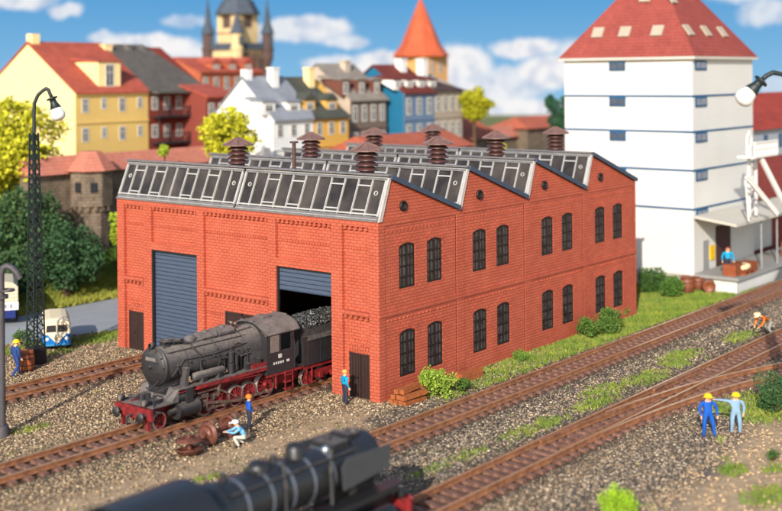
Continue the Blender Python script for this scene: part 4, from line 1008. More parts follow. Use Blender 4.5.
# bushes near the workshop
def bush(px, py, r, n, leaf, c1, c2, label, seed, flat=.8, zc_=None):
    g = G(px, py); t = thing('bush', (g[0], g[1], 0), label, 'bush')
    lb = lobes((g[0], g[1], r * .75 if zc_ is None else zc_), r, 10, flat, seed)
    m_ = MB()
    for l in lb[:8]: m_.cyl((g[0], g[1], 0), l[:3], .035, .012, 5)
    m_.build('branch', M_bark, t); crown(t, lb, n, leaf, c1, c2, 'foliage'); return t
bush(438, 397, 1.0, 1500, .075, (.16, .30, .02), (.42, .55, .08), 'loose bright green bush beside the near corner of the brick shed', 21, .9)
bush(606, 333, 1.1, 2000, .075, (.05, .12, .02), (.16, .28, .05), 'leafy green bush under the last ground floor windows of the brick shed', 22, .7)
bush(590, 338, .9, 1200, .075, (.05, .12, .02), (.14, .24, .04), 'low green bush on the left of the leafier one, under the windows', 23, .6)
bush(618, 318, .7, 700, .08, (.08, .2, .02), (.2, .36, .05), 'small upright green bush in front of the rightmost ground floor window', 24, 1.1)
bush(652, 293, 1.3, 2200, .09, (.03, .09, .02), (.1, .2, .04), 'dark green bush on the lawn between the brick shed and the barrels', 25, .6)
bush(672, 297, 1.1, 1500, .09, (.04, .12, .02), (.14, .26, .04), 'low mid green bush just left of the brown barrels', 26, .5)
bush(776, 412, 1.25, 2400, .06, (.03, .09, .03), (.09, .19, .06), 'dark green bush at the right edge behind the two workmen', 27, .9)
bush(773, 461, .3, 260, .05, (.03, .09, .02), (.1, .2, .04), 'tiny dark green bush at the right edge below the workmen', 28, .8)
bush(617, 520, .85, 1500, .05, (.22, .42, .01), (.42, .62, .04), 'blurred bright green bush at the bottom edge', 29, .6)
bush(520, 362, .5, 500, .05, (.08, .2, .02), (.2, .34, .05), 'small weed tuft at the brick wall between the barred windows', 30, .5)
bush(24, 347, .7, 600, .07, (.04, .1, .02), (.12, .2, .04), 'low dark green bush between the man with the yellow helmet and the road', 31, .7)
bush(462, 392, .55, 700, .05, (.04, .12, .02), (.14, .24, .04), 'low dark green weeds right of the bright bush by the timber', 32, .5)

# ------------------------------------------------------------------ sky backdrop (a curved printed sky behind the town)
def sky_material():
    m = bpy.data.materials.new('sky_backdrop'); m.use_nodes = True; nt = m.node_tree; N = nt.nodes; L = nt.links; N.clear()
    out = N.new('ShaderNodeOutputMaterial'); em = N.new('ShaderNodeEmission'); L.new(em.outputs[0], out.inputs[0])
    uv = N.new('ShaderNodeUVMap'); sx = N.new('ShaderNodeSeparateXYZ')
    ns = N.new('ShaderNodeTexNoise'); ns.inputs['Scale'].default_value = 26; ns.inputs['Detail'].default_value = 6; ns.inputs['Roughness'].default_value = .62
    L.new(uv.outputs[0], ns.inputs['Vector'])
    sub = N.new('ShaderNodeVectorMath'); sub.operation = 'SUBTRACT'; L.new(ns.outputs['Color'], sub.inputs[0]); sub.inputs[1].default_value = (.5, .5, .5)
    sc = N.new('ShaderNodeVectorMath'); sc.operation = 'MULTIPLY'; L.new(sub.outputs[0], sc.inputs[0]); sc.inputs[1].default_value = (.045, .028, 0)
    ad = N.new('ShaderNodeVectorMath'); L.new(uv.outputs[0], ad.inputs[0]); L.new(sc.outputs[0], ad.inputs[1])
    clouds = [(300, 30, 62, 14, .8), (410, 92, 60, 26, .95), (505, 84, 60, 20, .8), (185, 20, 26, 8, .5), (700, 120, 60, 30, .6), (16, 2, 46, 12, .9), (66, 12, 20, 8, .8), (100, 38, 16, 7, .7), (150, 44, 60, 13, 1), (200, 60, 46, 22, .9), (318, 26, 42, 12, .9), (348, 42, 28, 8, .8), (330, 64, 34, 10, .8), (385, 66, 40, 16, 1),
              (455, 66, 44, 22, 1), (480, 92, 40, 22, .9), (527, 50, 40, 12, 1), (548, 74, 38, 18, 1), (590, 60, 40, 25, .8), (520, 110, 52, 16, 1), (770, 20, 34, 14, .7), (745, 4, 40, 9, .6), (778, 88, 22, 12, .6), (420, 120, 60, 20, .9)]
    acc = None
    for (px, py, rx, ry, a) in clouds:
        u0, v0 = px / 782, (CY - py) / 782
        dv = N.new('ShaderNodeVectorMath'); dv.operation = 'SUBTRACT'; L.new(ad.outputs[0], dv.inputs[0]); dv.inputs[1].default_value = (u0, v0, 0)
        ml = N.new('ShaderNodeVectorMath'); ml.operation = 'MULTIPLY'; L.new(dv.outputs[0], ml.inputs[0]); ml.inputs[1].default_value = (782 / rx, 782 / ry, 0)
        ln = N.new('ShaderNodeVectorMath'); ln.operation = 'LENGTH'; L.new(ml.outputs[0], ln.inputs[0])
        mr = N.new('ShaderNodeMapRange'); mr.interpolation_type = 'SMOOTHSTEP'; L.new(ln.outputs['Value'], mr.inputs[0]); mr.inputs[1].default_value = 1.05; mr.inputs[2].default_value = .62; mr.inputs[3].default_value = 0; mr.inputs[4].default_value = a
        if acc is None: acc = mr.outputs[0]
        else:
            mxx = N.new('ShaderNodeMath'); mxx.operation = 'MAXIMUM'; L.new(acc, mxx.inputs[0]); L.new(mr.outputs[0], mxx.inputs[1]); acc = mxx.outputs[0]
    sp = N.new('ShaderNodeSeparateXYZ'); L.new(uv.outputs[0], sp.inputs[0])
    gr = N.new('ShaderNodeMapRange'); L.new(sp.outputs[1], gr.inputs[0]); gr.inputs[1].default_value = -.06; gr.inputs[2].default_value = .10
    blue = N.new('ShaderNodeMix'); blue.data_type = 'RGBA'; blue.inputs[6].default_value = lin((150, 200, 234)); blue.inputs[7].default_value = lin((92, 162, 216)); L.new(gr.outputs[0], blue.inputs[0])
    n2 = N.new('ShaderNodeTexNoise'); n2.inputs['Scale'].default_value = 40; n2.inputs['Detail'].default_value = 5; L.new(uv.outputs[0], n2.inputs['Vector'])
    wht = N.new('ShaderNodeMix'); wht.data_type = 'RGBA'; wht.inputs[6].default_value = lin((206, 214, 230)); wht.inputs[7].default_value = lin((248, 246, 246))
    nr = N.new('ShaderNodeMapRange'); L.new(n2.outputs['Fac'], nr.inputs[0]); nr.inputs[1].default_value = .35; nr.inputs[2].default_value = .55; L.new(nr.outputs[0], wht.inputs[0])
    fin = N.new('ShaderNodeMix'); fin.data_type = 'RGBA'; L.new(acc, fin.inputs[0]); L.new(blue.outputs[2], fin.inputs[6]); L.new(wht.outputs[2], fin.inputs[7])
    L.new(fin.outputs[2], em.inputs[0]); em.inputs[1].default_value = 1.0 / 2 ** SC.view_settings.exposure
    return m
RS = 330; V = []; UVs = []; na, nz = 60, 12
for i in range(na + 1):
    px = -900 + 2600 * i / na; a = math.atan((px - CX) / F_PX) ; ang = YAW - a
    for j in range(nz + 1):
        h = -16.3 + 130 * j / nz
        V.append((CAM[0] + RS * math.cos(ang), CAM[1] + RS * math.sin(ang), CAM[2] + h)); UVs.append((px / 782, h / RS * math.cos(a) * F_PX / 782))
Fc = [(i * (nz + 1) + j, (i + 1) * (nz + 1) + j, (i + 1) * (nz + 1) + j + 1, i * (nz + 1) + j + 1) for i in range(na) for j in range(nz)]
me = bpy.data.meshes.new('sky'); me.from_pydata(V, [], Fc); ul = me.uv_layers.new(name='UVMap')
for l in me.loops: ul.data[l.index].uv = UVs[l.vertex_index]
me.materials.append(sky_material()); so = bpy.data.objects.new('sky', me); COL.objects.link(so); so['kind'] = 'structure'

# ------------------------------------------------------------------ town houses
M_winw = mat('white_window_frame', (214, 208, 196), .6)
M_wind = mat('dark_house_pane', (78, 84, 96), .2, var=.3, spec=.7)
def win_y(parent, x0, x1, z0, z1, y, fm=None, dm=None):
    f = MB(); w = .10
    f.box(x0, y - .05, z0, x1, y - .003, z0 + w); f.box(x0, y - .05, z1 - w, x1, y - .003, z1); f.box(x0, y - .05, z0 + w, x0 + w, y - .003, z1 - w); f.box(x1 - w, y - .05, z0 + w, x1, y - .003, z1 - w)
    f.box((x0 + x1) / 2 - .03, y - .05, z0 + w, (x0 + x1) / 2 + .03, y - .003, z1 - w); f.box(x0 + w, y - .05, z0 + (z1 - z0) * .62, x1 - w, y - .003, z0 + (z1 - z0) * .62 + .06)
    o = f.build('window', fm or M_winw, parent)
    MB().box(x0 + w * .5, y - .03, z0 + w * .5, x1 - w * .5, y - .012, z1 - w * .5).build('pane', dm or M_wind, o); return o
def house(name, cpx, cpy, D, rpx, apx, apy, wall, roof, label, lpx=None, wy_=9, rows=3, cols=4, ww=.75, wh=1.25, rise=2.75, top=1.9, z0=4.9, dormers=(), chimneys=(), x0=None, y0=None, tile=.3, cornice=True, ez=None, rzz=None, dcol=None, front=None, ccol=None, cat='house', win=True, droof=None, rhip=0.0):
    c = P(cpx, cpy, D); X0 = c[0] if x0 is None else x0; Y0 = c[1] if y0 is None else y0; EZ = c[2] if ez is None else ez
    X1 = WY(rpx, 100, Y0)[0]; Wd = (WX(lpx, 100, X0)[1] - Y0) if lpx is not None else wy_
    RZ_ = WX(apx, apy, X0)[2] if rzz is None else rzz
    t = thing(name, (X0, Y0, z0), label, cat)
    b = MB(); b.box(X0, Y0, z0, X1, Y0 + Wd, EZ); wo = None
    b.prism([(Y0, EZ), (Y0 + Wd, EZ), (Y0 + Wd / 2, RZ_ - .12)], lambda u, v: (X0, u, v), lambda u, v: (X1, u, v))
    b.build('wall', wall, t)
    if front: MB().box(X0 + .02, Y0 - .04, z0, X1 - .02, Y0 - .003, EZ - .02).build('facade', front, t)
    fy_ = Y0 - (.045 if front else 0)
    r_ = MB(); sl = (RZ_ - EZ) / (Wd / 2); o = .35
    for s_ in (0, 1):
        ya = Y0 - o if s_ == 0 else Y0 + Wd + o; ym = Y0 + Wd / 2
        za = EZ - sl * o
        r_.add([(X0 - .15, ya, za), (X1 + .12, ya, za), (X1 + .12 - rhip, ym, RZ_), (X0 - .15, ym, RZ_), (X0 - .15, ya, za + .16), (X1 + .12, ya, za + .16), (X1 + .12 - rhip, ym, RZ_ + .16), (X0 - .15, ym, RZ_ + .16)],
               [(0, 1, 2, 3), (4, 7, 6, 5), (0, 4, 5, 1), (1, 5, 6, 2), (2, 6, 7, 3), (3, 7, 4, 0)])
    ro = r_.build('roof', roof, t)
    if cornice:
        k = MB(); k.box(X0, fy_ - .16, EZ - .42, X1, fy_ - .003, EZ - .12); k.box(X0, fy_ - .10, EZ - rise - .25, X1, fy_ - .003, EZ - rise - .1); k.build('cornice', front or wall, t)
    if win:
        for i in range(rows):
            for j in range(cols):
                cx_ = X0 + (X1 - X0) * (j + .5) / cols; zt = EZ - .62 - i * rise; sm = .8 if (j % 2 and tile == .31) else 1
                if zt - wh < z0: continue
                win_y(t, cx_ - ww / 2 * sm, cx_ + ww / 2 * sm, zt - wh * sm, zt, fy_)
    for (dp, dw, dz0, dz1, kind) in dormers:      # px centre, px width, py top, py bottom
        a_ = WY(dp - dw / 2, 100, Y0 + .6); b_ = WY(dp + dw / 2, 100, Y0 + .6); zt = WY(dp, dz0, Y0 + .6)[2]; zb_ = EZ + sl * .3
        dm_ = MB(); dy = (zt - zb_) / max(sl, .4) + .8
        dm_.prism([(Y0 + .5, zb_), (Y0 + .5, zt), (Y0 + .5 + dy, zt)], lambda u, v: (a_[0], u, v), lambda u, v: (b_[0], u, v))
        do = dm_.build('dormer', dcol or wall, t)
        dr = MB()
        if kind == 'gable':
            m_ = (a_[0] + b_[0]) / 2; dr.prism([(a_[0] - .15, zt), (b_[0] + .15, zt), (m_, zt + .7)], lambda u, v: (u, Y0 + .35, v), lambda u, v: (u, Y0 + .5 + dy, v))
        else: dr.prism([(Y0 + .35, zt + .0), (Y0 + .35, zt + .14), (Y0 + .6 + dy, zt + .5), (Y0 + .6 + dy, zt + .2)], lambda u, v: (a_[0] - .15, u, v), lambda u, v: (b_[0] + .15, u, v))
        dr.build('dormer_roof', droof or roof, do)
        m_ = (a_[0] + b_[0]) / 2; w_ = min((b_[0] - a_[0]) * .3, .5); win_y(do, m_ - w_, m_ + w_, zb_ + .25, zt - .2, Y0 + .5)
    for (px, pt, w_) in chimneys:
        q = WY(px, pt, Y0 + Wd / 2 - .8); ch_ = MB(); zq = q[2]
        ch_.box(q[0] - w_ / 2, q[1] - w_ / 2, EZ + .5, q[0] + w_ / 2, q[1] + w_ / 2, zq); ch_.box(q[0] - w_ / 2 - .08, q[1] - w_ / 2 - .08, zq, q[0] + w_ / 2 + .08, q[1] + w_ / 2 + .08, zq + .15)
        ch_.build('chimney', ccol or wall, t)
    return t, X0, Y0, X1, EZ, RZ_, Wd
def wallm(n, c, v=.12): return mat(n, c, .85, var=v, scale=.7, bump=.15, bscale=14, spec=.15, mottle=.35)
def roofm(n, c, v=.25): return mat(n, c, .8, var=v, scale=1.2, mottle=.8, kind='slat', pitch=.26, dark=.72, bs=.5, spec=.15)
cream = wallm('cream_plaster', (250, 222, 160)); whitep = wallm('white_plaster', (236, 234, 228)); redroof = roofm('orange_red_tiles', (184, 92, 74)); greyroof = roofm('dark_grey_tiles', (104, 98, 92))
t1 = house('yellow_house', 75, 92, 110, 148, 30, 43, cream, redroof, 'large pale yellow house with orange red tiled roof, cream gable turned to the left', lpx=-15, rows=3, cols=4, tile=.31, front=wallm('cream_plaster_painted_shade', (222, 186, 112)),  # front wall: same plaster as the gable, with shade put into its colour
      dormers=[(109, 22, 62, 88, 'flat')], chimneys=[(106, 46, .9)], wh=1.35)
MB().box(t1[1] + .2, t1[2] + t1[6] / 2 - .4, t1[4], t1[1] + 1.1, t1[2] + t1[6] / 2 + .5, t1[5] + .9).build('chimney', cream, t1[0])
X, Yf = t1[3] + .02, t1[2]
t2 = house('town_house', 148, 92, 110, 208, 30, 43, wallm('brown_red_plaster', (128, 58, 48)), greyroof, 'brown red town house with dark grey roof and black balconies, right of the yellow house', x0=X, y0=Yf, ez=t1[4], rzz=t1[5] - .1, wy_=t1[6], rows=3, cols=5, wh=1.3,
      chimneys=[(128, 46, .6), (143, 48, .6)], ccol=wallm('grey_chimney', (120, 114, 110)), rhip=2.5)
bal = MB(); a_ = WY(158, 100, Yf - 1)[0]; b_ = WY(191, 100, Yf - 1)[0]
for k in range(3):
    z = t1[4] - 1.1 - 2.6 * k - 1.6; bo = MB(); bo.box(a_, Yf - 1.2, z, b_, Yf - .01, z + .15)
    for i in range(12): bo.bar((a_ + (b_ - a_) * i / 11, Yf - 1.17, z + .15), (a_ + (b_ - a_) * i / 11, Yf - 1.17, z + 1.0), .09)
    bo.box(a_, Yf - 1.2, z + 1.0, b_, Yf - 1.12, z + 1.1); bo.bar((a_ + .05, Yf - 1.1, z + 1.1), (a_ + .05, Yf - 1.1, z + 2.7), .1); bo.bar((b_ - .05, Yf - 1.1, z + 1.1), (b_ - .05, Yf - 1.1, z + 2.7), .1)
    bo.build('balcony', mat('black_iron', (40, 40, 46), .6), t2[0])
bo = MB(); bo.box(a_ - .2, Yf - 1.3, t1[4] - .3, b_ + .2, Yf - .17, t1[4] - .12); bo.build('balcony_roof', greyroof, t2[0])
redp = wallm('orange_red_plaster', (184, 100, 70))
house('town_house', 200, 72, 140, 262, 190, 58, redp, redroof, 'orange red town house with round dormers in front of the castle tower', wy_=9, rows=3, cols=6, wh=1.5, rise=3.2, dormers=[(216, 9, 63, 72, 'gable'), (232, 9, 63, 72, 'gable'), (248, 9, 63, 72, 'gable')], z0=4.9)
house('town_house', 206, 97, 118, 236, 195, 86, wallm('dark_red_plaster', (134, 66, 56)), redroof, 'narrow dark red town house half hidden by the yellow green tree', wy_=8, rows=3, cols=3, z0=4.9)
lg = roofm('light_grey_slates', (146, 150, 158), .15)
t5 = house('white_house', 273, 118, 108, 313, 243, 78, whitep, lg, 'white house with pale grey roof, two white dormers and a tall blank gable', lpx=213, rows=2, cols=3, dormers=[(268, 13, 102, 116, 'flat'), (293, 13, 102, 116, 'flat')], chimneys=[(273, 69, .8)], wh=1.2, ccol=whitep)
MB().box(t5[1] + .2, t5[2] + t5[6] / 2 - .4, t5[4], t5[1] + .95, t5[2] + t5[6] / 2 + .4, t5[5] + .8).build('chimney', whitep, t5[0])
house('ochre_house', 313, 117, 108, 348, 243, 78, wallm('golden_plaster', (224, 172, 84)), roofm('olive_grey_tiles', (84, 86, 78)), 'golden yellow house with dark olive roof and two yellow dormers', x0=t5[3] + .02, y0=t5[2], ez=t5[4], rzz=t5[5] - .1, wy_=t5[6], rows=2, cols=3,
      dormers=[(309, 11, 100, 114, 'gable'), (331, 11, 100, 114, 'gable')], chimneys=[(309, 69, .8)], ccol=cream, rhip=2)
t7 = house('town_house', 350, 99, 118, 386, 314, 65, wallm('beige_plaster', (190, 174, 156)), roofm('grey_brown_tiles', (150, 140, 130), .2), 'brown grey town house with beige gable and a row of three dark dormers', lpx=285, rows=3, cols=4, wh=1.7, front=wallm('brown_stone_front', (118, 102, 92)),
      dormers=[(345, 8, 80, 92, 'flat'), (361, 8, 80, 92, 'flat'), (376, 8, 80, 92, 'flat')], dcol=wallm('brown_dormer', (110, 70, 60)), chimneys=[(345, 62, .8)], z0=4.9)
t8 = house('blue_house', 403, 92, 122, 434, 374, 66, wallm('teal_blue_plaster', (34, 104, 138)), roofm('brown_red_tiles', (120, 58, 52)), 'teal blue house with slate blue front, brown red roof and white dormers', lpx=345, rows=3, cols=3, wh=1.8, front=wallm('slate_blue_front', (108, 128, 152)),
      dormers=[(397, 7, 80, 88, 'flat'), (409, 7, 80, 88, 'flat'), (421, 7, 80, 88, 'flat'), (432, 7, 80, 88, 'flat')], dcol=whitep, chimneys=[(401, 60, .9), (422, 60, .9)], ccol=whitep, z0=4.9)
house('beige_house', 434, 92, 122, 462, 374, 66, wallm('grey_beige_plaster', (172, 156, 138)), roofm('dark_brown_slates', (88, 70, 68)), 'greyish beige house with dark roof between the blue house and the small yellow tree', x0=t8[3] + .02, y0=t8[2], ez=t8[4] + .1, rzz=t8[5] - .8, wy_=t8[6], rows=3, cols=4, wh=1.7, rhip=5, z0=4.9)
# tiled spire
q = P(421, 56, 175); sp = thing('church_tower', (q[0], q[1], 4.9), 'orange yellow tower with a tall orange red pyramid spire rising behind the blue house', 'tower')
m_ = MB(); m_.box(q[0] - 2.8, q[1] - 2.8, 4.9, q[0] + 2.8, q[1] + 2.8, q[2]); m_.build('wall', wallm('apricot_plaster', (216, 160, 100)), sp)
m_ = MB(); ap = P(418, -3, 175); m_.lathe([(4.3, q[2] - .1), (3.0, q[2] + 1.6), (.05, ap[2])], (q[0], q[1], 0), n=8, smooth=False); m_.build('spire', roofm('spire_tiles', (200, 98, 66), .15), sp)
for s_ in (-1.0, 1.0): win_y(sp, q[0] + s_ - .4, q[0] + s_ + .4, q[2] - 2.6, q[2] - .8, q[1] - 2.8)
# castle tower
q = P(238, 60, 165); ct = thing('castle_tower', (q[0], q[1], 5), 'cream castle tower with slate roofs and slim pointed corner turrets', 'castle tower')
zb_ = P(238, 50, 165)[2]; zt = P(238, 14, 165)[2]; stone = wallm('cream_stone', (222, 194, 146), .25); slate = roofm('blue_slate', (84, 92, 104), .2); dk = wallm('dark_timber', (92, 74, 70))
m_ = MB(); m_.box(q[0] - 2.7, q[1] - 2.7, 5, q[0] + 2.7, q[1] + 2.7, zb_); m_.box(q[0] - 2.0, q[1] - 2.0, zb_, q[0] + 2.0, q[1] + 2.0, zt); m_.build('wall', stone, ct)
m_ = MB(); m_.box(q[0] - 3.0, q[1] - 3.0, zb_, q[0] + 3.0, q[1] + 3.0, zb_ + .9); m_.build('gallery', slate, ct)
m_ = MB(); m_.lathe([(3.2, zt - .1), (2.2, zt + 1.8), (1.8, zt + 2.0), (.05, zt + 8)], (q[0], q[1], 0), n=8, smooth=False); m_.build('roof', slate, ct)
for a, b in ((-1, -1), (1, -1), (1, 1), (-1, 1)):
    o = (q[0] + a * 2.9, q[1] + b * 2.9, 0); m_ = MB(); m_.lathe([(.2, zb_ - 3.0), (.8, zb_ - 1.2), (.8, zb_ - .2), (.92, zb_), (.92, zb_ + .3), (.75, zb_ + .3), (.75, zb_ + 2.2)], o, n=8, smooth=False); tu = m_.build('turret', dk if (a, b) != (-1, -1) else stone, ct)
    MB().lathe([(1.0, zb_ + 2.2), (.5, zb_ + 3.6), (.04, zb_ + (7.2 if (a, b) != (-1, -1) else 5.4))], o, n=8, smooth=False).build('turret_roof', slate, tu)
    MB().box(o[0] - .35, o[1] - .85, zb_ + .6, o[0] + .35, o[1] - .72, zb_ + 1.8).build('window', M_wind, tu)
for dx in (-1.0,): 
    MB().box(q[0] + dx + .3, q[1] - 2.06, zt - 1.9, q[0] + dx + 1.7, q[1] - 2.003, zt - .3).build('window', dk, ct)
    MB().box(q[0] - 2.06, q[1] - .7, zt - 2.0, q[0] - 2.003, q[1] + .8, zt - .3).build('window', dk, ct)
for k in range(4): MB().box(q[0] - 2.76, q[1] - 2.1 + k * 1.2, zb_ - 2.2, q[0] - 2.703, q[1] - 1.5 + k * 1.2, zb_ - 1.0).build('window', wallm('pinkish_shutter', (216, 180, 160)), ct)

brs = wallm('brown_stonework', (128, 104, 84), .4)
MB().box(q[0] - 2.72, q[1] - 2.78, 5, q[0] + 2.75, q[1] - 2.703, zb_ - .3).build('stonework', brs, ct)
for k in range(3): MB().box(q[0] - 1.8 + k * 1.5, q[1] - 2.84, zb_ - 2.6, q[0] - 1.0 + k * 1.5, q[1] - 2.783, zb_ - 1.2).build('window', dk, ct)
MB().box(q[0] - 2.06, q[1] - 2.0, zb_ + 2.2, q[0] - 2.003, q[1] + 2.0, zb_ + 2.4).build('cornice', brs, ct)
# ------------------------------------------------------------------ town wall
stonew = mat('rough_wall_stone', (140, 122, 104), .9, var=.35, scale=1.2, kind='brick', bw=.55, bh=.26, ms=.03, mortar=.6, bs=.8, bd=.05, rgb2=(104, 92, 78), spec=.1)
pinkroof = roofm('faded_red_tiles', (196, 124, 104), .15)
YW = 42.4
xa = WY(30, 165, YW)[0]; xb = WY(545, 150, YW)[0]; ze = WY(60, 172, YW)[2]; zr = WY(60, 158, YW)[2]
tw = thing('town_wall', (xa, YW, 2.4), 'long old stone town wall with a faded red tiled roof running behind the brick shed', 'town wall')
MB().box(xa, YW, 2.2, xb, YW + 1.4, ze).build('wall', stonew, tw)
m_ = MB(); m_.prism([(YW - .5, ze - .15), (YW + 1.9, ze - .15), (YW + .9, zr + .1), (YW + .7, zr + .1)], lambda u, v: (xa - .2, u, v), lambda u, v: (xb, u, v)); m_.build('roof', pinkroof, tw)
q = WY(91, 200, YW - .9); tt = thing('wall_tower', (q[0], q[1], 2.2), 'stone wall tower with overhanging upper storey, two small dark windows and a pink red roof', 'tower')
def ngon(r, n=8, a0=-2.46): return [(r * math.cos(a0 + 2 * math.pi * i / n), r * math.sin(a0 + 2 * math.pi * i / n)) for i in range(n)]
z1 = WY(91, 206, YW - 1.5)[2]; z2 = WY(91, 170, YW - 1.5)[2]; z3 = WY(91, 150, YW - 1)[2]
m_ = MB(); m_.prism(ngon(1.45), lambda u, v: (q[0] + u, q[1] + v, 2.0), lambda u, v: (q[0] + u, q[1] + v, z1)); m_.prism(ngon(1.75), lambda u, v: (q[0] + u, q[1] + v, z1 + .002), lambda u, v: (q[0] + u, q[1] + v, z2))
for i in range(16):
    a = 2 * math.pi * i / 16; m_.box(q[0] + 1.5 * math.cos(a) - .12, q[1] + 1.5 * math.sin(a) - .12, z1 - .4, q[0] + 1.5 * math.cos(a) + .12, q[1] + 1.5 * math.sin(a) + .12, z1 - .003)
m_.build('wall', stonew, tt)
MB().add([(q[0] + u, q[1] + v, z2 - .05) for u, v in ngon(2.15)] + [(q[0] + u, q[1] + v, z3 - .1) for u, v in ngon(.9)], [(i, (i + 1) % 8, 8 + (i + 1) % 8, 8 + i) for i in range(8)] + [tuple(range(8, 16)), tuple(range(8))[::-1]]).build('roof', pinkroof, tt)
for a in (-2.46 - math.pi / 8, -2.46 + math.pi / 8):
    c_ = np.array([math.cos(a), math.sin(a)]); p = np.array([q[0], q[1]]) + c_ * 1.64; nn = np.array([-c_[1], c_[0]])
    m_ = MB(); zz = (z1 + z2) / 2 + .1; m_.bar((p[0] - nn[0] * .28, p[1] - nn[1] * .28, zz), (p[0] + nn[0] * .28, p[1] + nn[1] * .28, zz), .08, .8); m_.build('window', M_trim, tt)
for (px, top, bot, w_, lab) in ((452, 118, 150, 3.6, 'low hip roofed gatehouse on the town wall below the small yellow tree'), (536, 116, 138, 3.2, 'hip roofed stone tower of the town wall left of the evergreen')):
    q = WY(px, bot, YW + .6); zt = WY(px, top, YW + .6)[2]; zb2 = WY(px, bot - 12, YW + .6)[2]
    g_ = thing('gatehouse', (q[0], q[1], 3), lab, 'gatehouse'); w2 = w_ * 1.7
    MB().box(q[0] - w2, q[1] - w_ / 1.5, 2.5, q[0] + w2, q[1] + w_, zb2).build('wall', stonew, g_)
    m_ = MB(); x0, x1, y0, y1 = q[0] - w2 - .5, q[0] + w2 + .5, q[1] - w_ / 1.5 - .5, q[1] + w_ + .5; ym = (y0 + y1) / 2
    m_.add([(x0, y0, zb2 - .1), (x1, y0, zb2 - .1), (x1, y1, zb2 - .1), (x0, y1, zb2 - .1), (x0 + 2, ym, zt), (x1 - 2, ym, zt)], [(0, 1, 2, 3), (0, 4, 5, 1), (1, 5, 2), (2, 5, 4, 3), (3, 4, 0)])
    m_.build('roof', roofm('warm_red_tiles', (182, 100, 76), .15), g_)
q = P(398, 146, 104); q2 = P(446, 146, 104)
g_ = thing('barn', (q[0], q[1], 5), 'low barn with a wide orange red roof in front of the blue house', 'barn')
zz = float(P(420, 150, 104)[2]); zt = float(P(420, 137, 106)[2]); X0, X1 = q[0] - 2, WY(470, 140, q[1])[0]
MB().box(X0, q[1], 5, X1, q[1] + 6, zz).build('wall', stonew, g_)
MB().prism([(q[1] - .5, zz - .1), (q[1] + 6.5, zz - .1), (q[1] + 3, zt + .2)], lambda u, v: (X0 - .3, u, v), lambda u, v: (X1 + .3, u, v)).build('roof', roofm('warm_red_tiles', (182, 100, 76), .15), g_)

# ------------------------------------------------------------------ white tower block with hipped roof
TW = thing('white_tower_block', (38.2, .85, 0), 'tall white four storey warehouse block with blue bands and a steep red hipped roof', 'warehouse')
wt = wallm('clean_white_render', (212, 210, 205), .06); blu = mat('blue_band', (30, 84, 124), .6)
bx, by = 38.2, .85; LXt, LYt = 11.5, 11.1; top = 17.5
m_ = MB(); m_.box(bx, by, 0, bx + LXt, by + LYt, top); m_.build('wall', wt, TW)
for z in (14.6, 11.9, 8.98, 6.05):
    m_ = MB(); m_.box(bx - .05, by - .05, z - .07, bx + LXt, by - .003, z + .07); m_.box(bx - .05, by - .003, z - .07, bx - .003, by + LYt, z + .07); m_.build('band', blu, TW)
for z in (17.3, 14.53, 11.83, 8.91, 5.98):
    h = .72 if z > 17 else .75
    m_ = MB(); m_.box(bx + .4, by - .09, z - h, bx + 2.4, by - .004, z); wo = m_.build('window', blu, TW)
    m_ = MB(); m_.box(bx + .55, by - .11, z - h + .14, bx + 1.2, by - .091, z - .12); m_.box(bx + 1.35, by - .11, z - h + .14, bx + 2.25, by - .091, z - .12); m_.build('pane', mat('milky_pane', (130, 134, 144), .3), wo)
    m_ = MB(); m_.box(bx - .09, by + 5.6, z - h, bx - .004, by + 7.0, z); wo = m_.build('window', blu, TW)
    m_ = MB(); m_.box(bx - .11, by + 5.7, z - h + .12, bx - .091, by + 6.25, z - .12); m_.box(bx - .11, by + 6.35, z - h + .12, bx - .091, by + 6.9, z - .12); m_.build('pane', M_wind, wo)
m_ = MB(); e = .35; x0, x1, y0, y1 = bx - e, bx + LXt + e, by - e, by + LYt + e; zr = top + 8.0; cx_, cy_ = (x0 + x1) / 2, (y0 + y1) / 2
tr = roofm('tower_red_tiles', (158, 78, 70), .15)
m_.add([(x0, y0, top + .12), (x1, y0, top + .12), (x1, y1, top + .12), (x0, y1, top + .12), (cx_ - .8, cy_, zr), (cx_ + .8, cy_, zr)], [(0, 1, 2, 3), (0, 4, 5, 1), (1, 5, 2), (2, 5, 4, 3), (3, 4, 0)])
ro = m_.build('roof', tr, TW)
m_ = MB(); m_.box(x0, y0, top - .1, x1, y1, top + .118); m_.build('eaves', wallm('grey_eaves', (196, 190, 180)), TW)
def hip_pt(face, s_, h):      # point on roof face at height h above eave
    f = h / (zr - top)
    if face == 'L': return (x0 + (cx_ - .8 - x0) * f, by + s_, top + .12 + h)
    return (bx + s_, y0 + (cy_ - y0) * f, top + .12 + h)
for face, s_, h in [('L', 8.5, 1.6), ('L', 6.1, 1.6), ('L', 3.3, 1.6), ('R', 1.7, 1.6), ('R', 4.9, 1.6), ('R', 8.0, 1.6), ('R', 2.8, 4.2), ('L', 5.2, 4.4)]:
    a = np.array(hip_pt(face, s_, h)); b_ = np.array(hip_pt(face, s_, h + .8)); nv = np.cross(b_ - a, (0, 1, 0) if face == 'L' else (-1, 0, 0)); nv = nv / np.linalg.norm(nv)
    if nv[2] < 0: nv = -nv
    m_ = MB(); m_.bar(a + nv * .08, b_ + nv * .08, .95, .14, up=nv); m_.build('roof_window', wallm('pale_roof_window', (176, 164, 146)), ro)
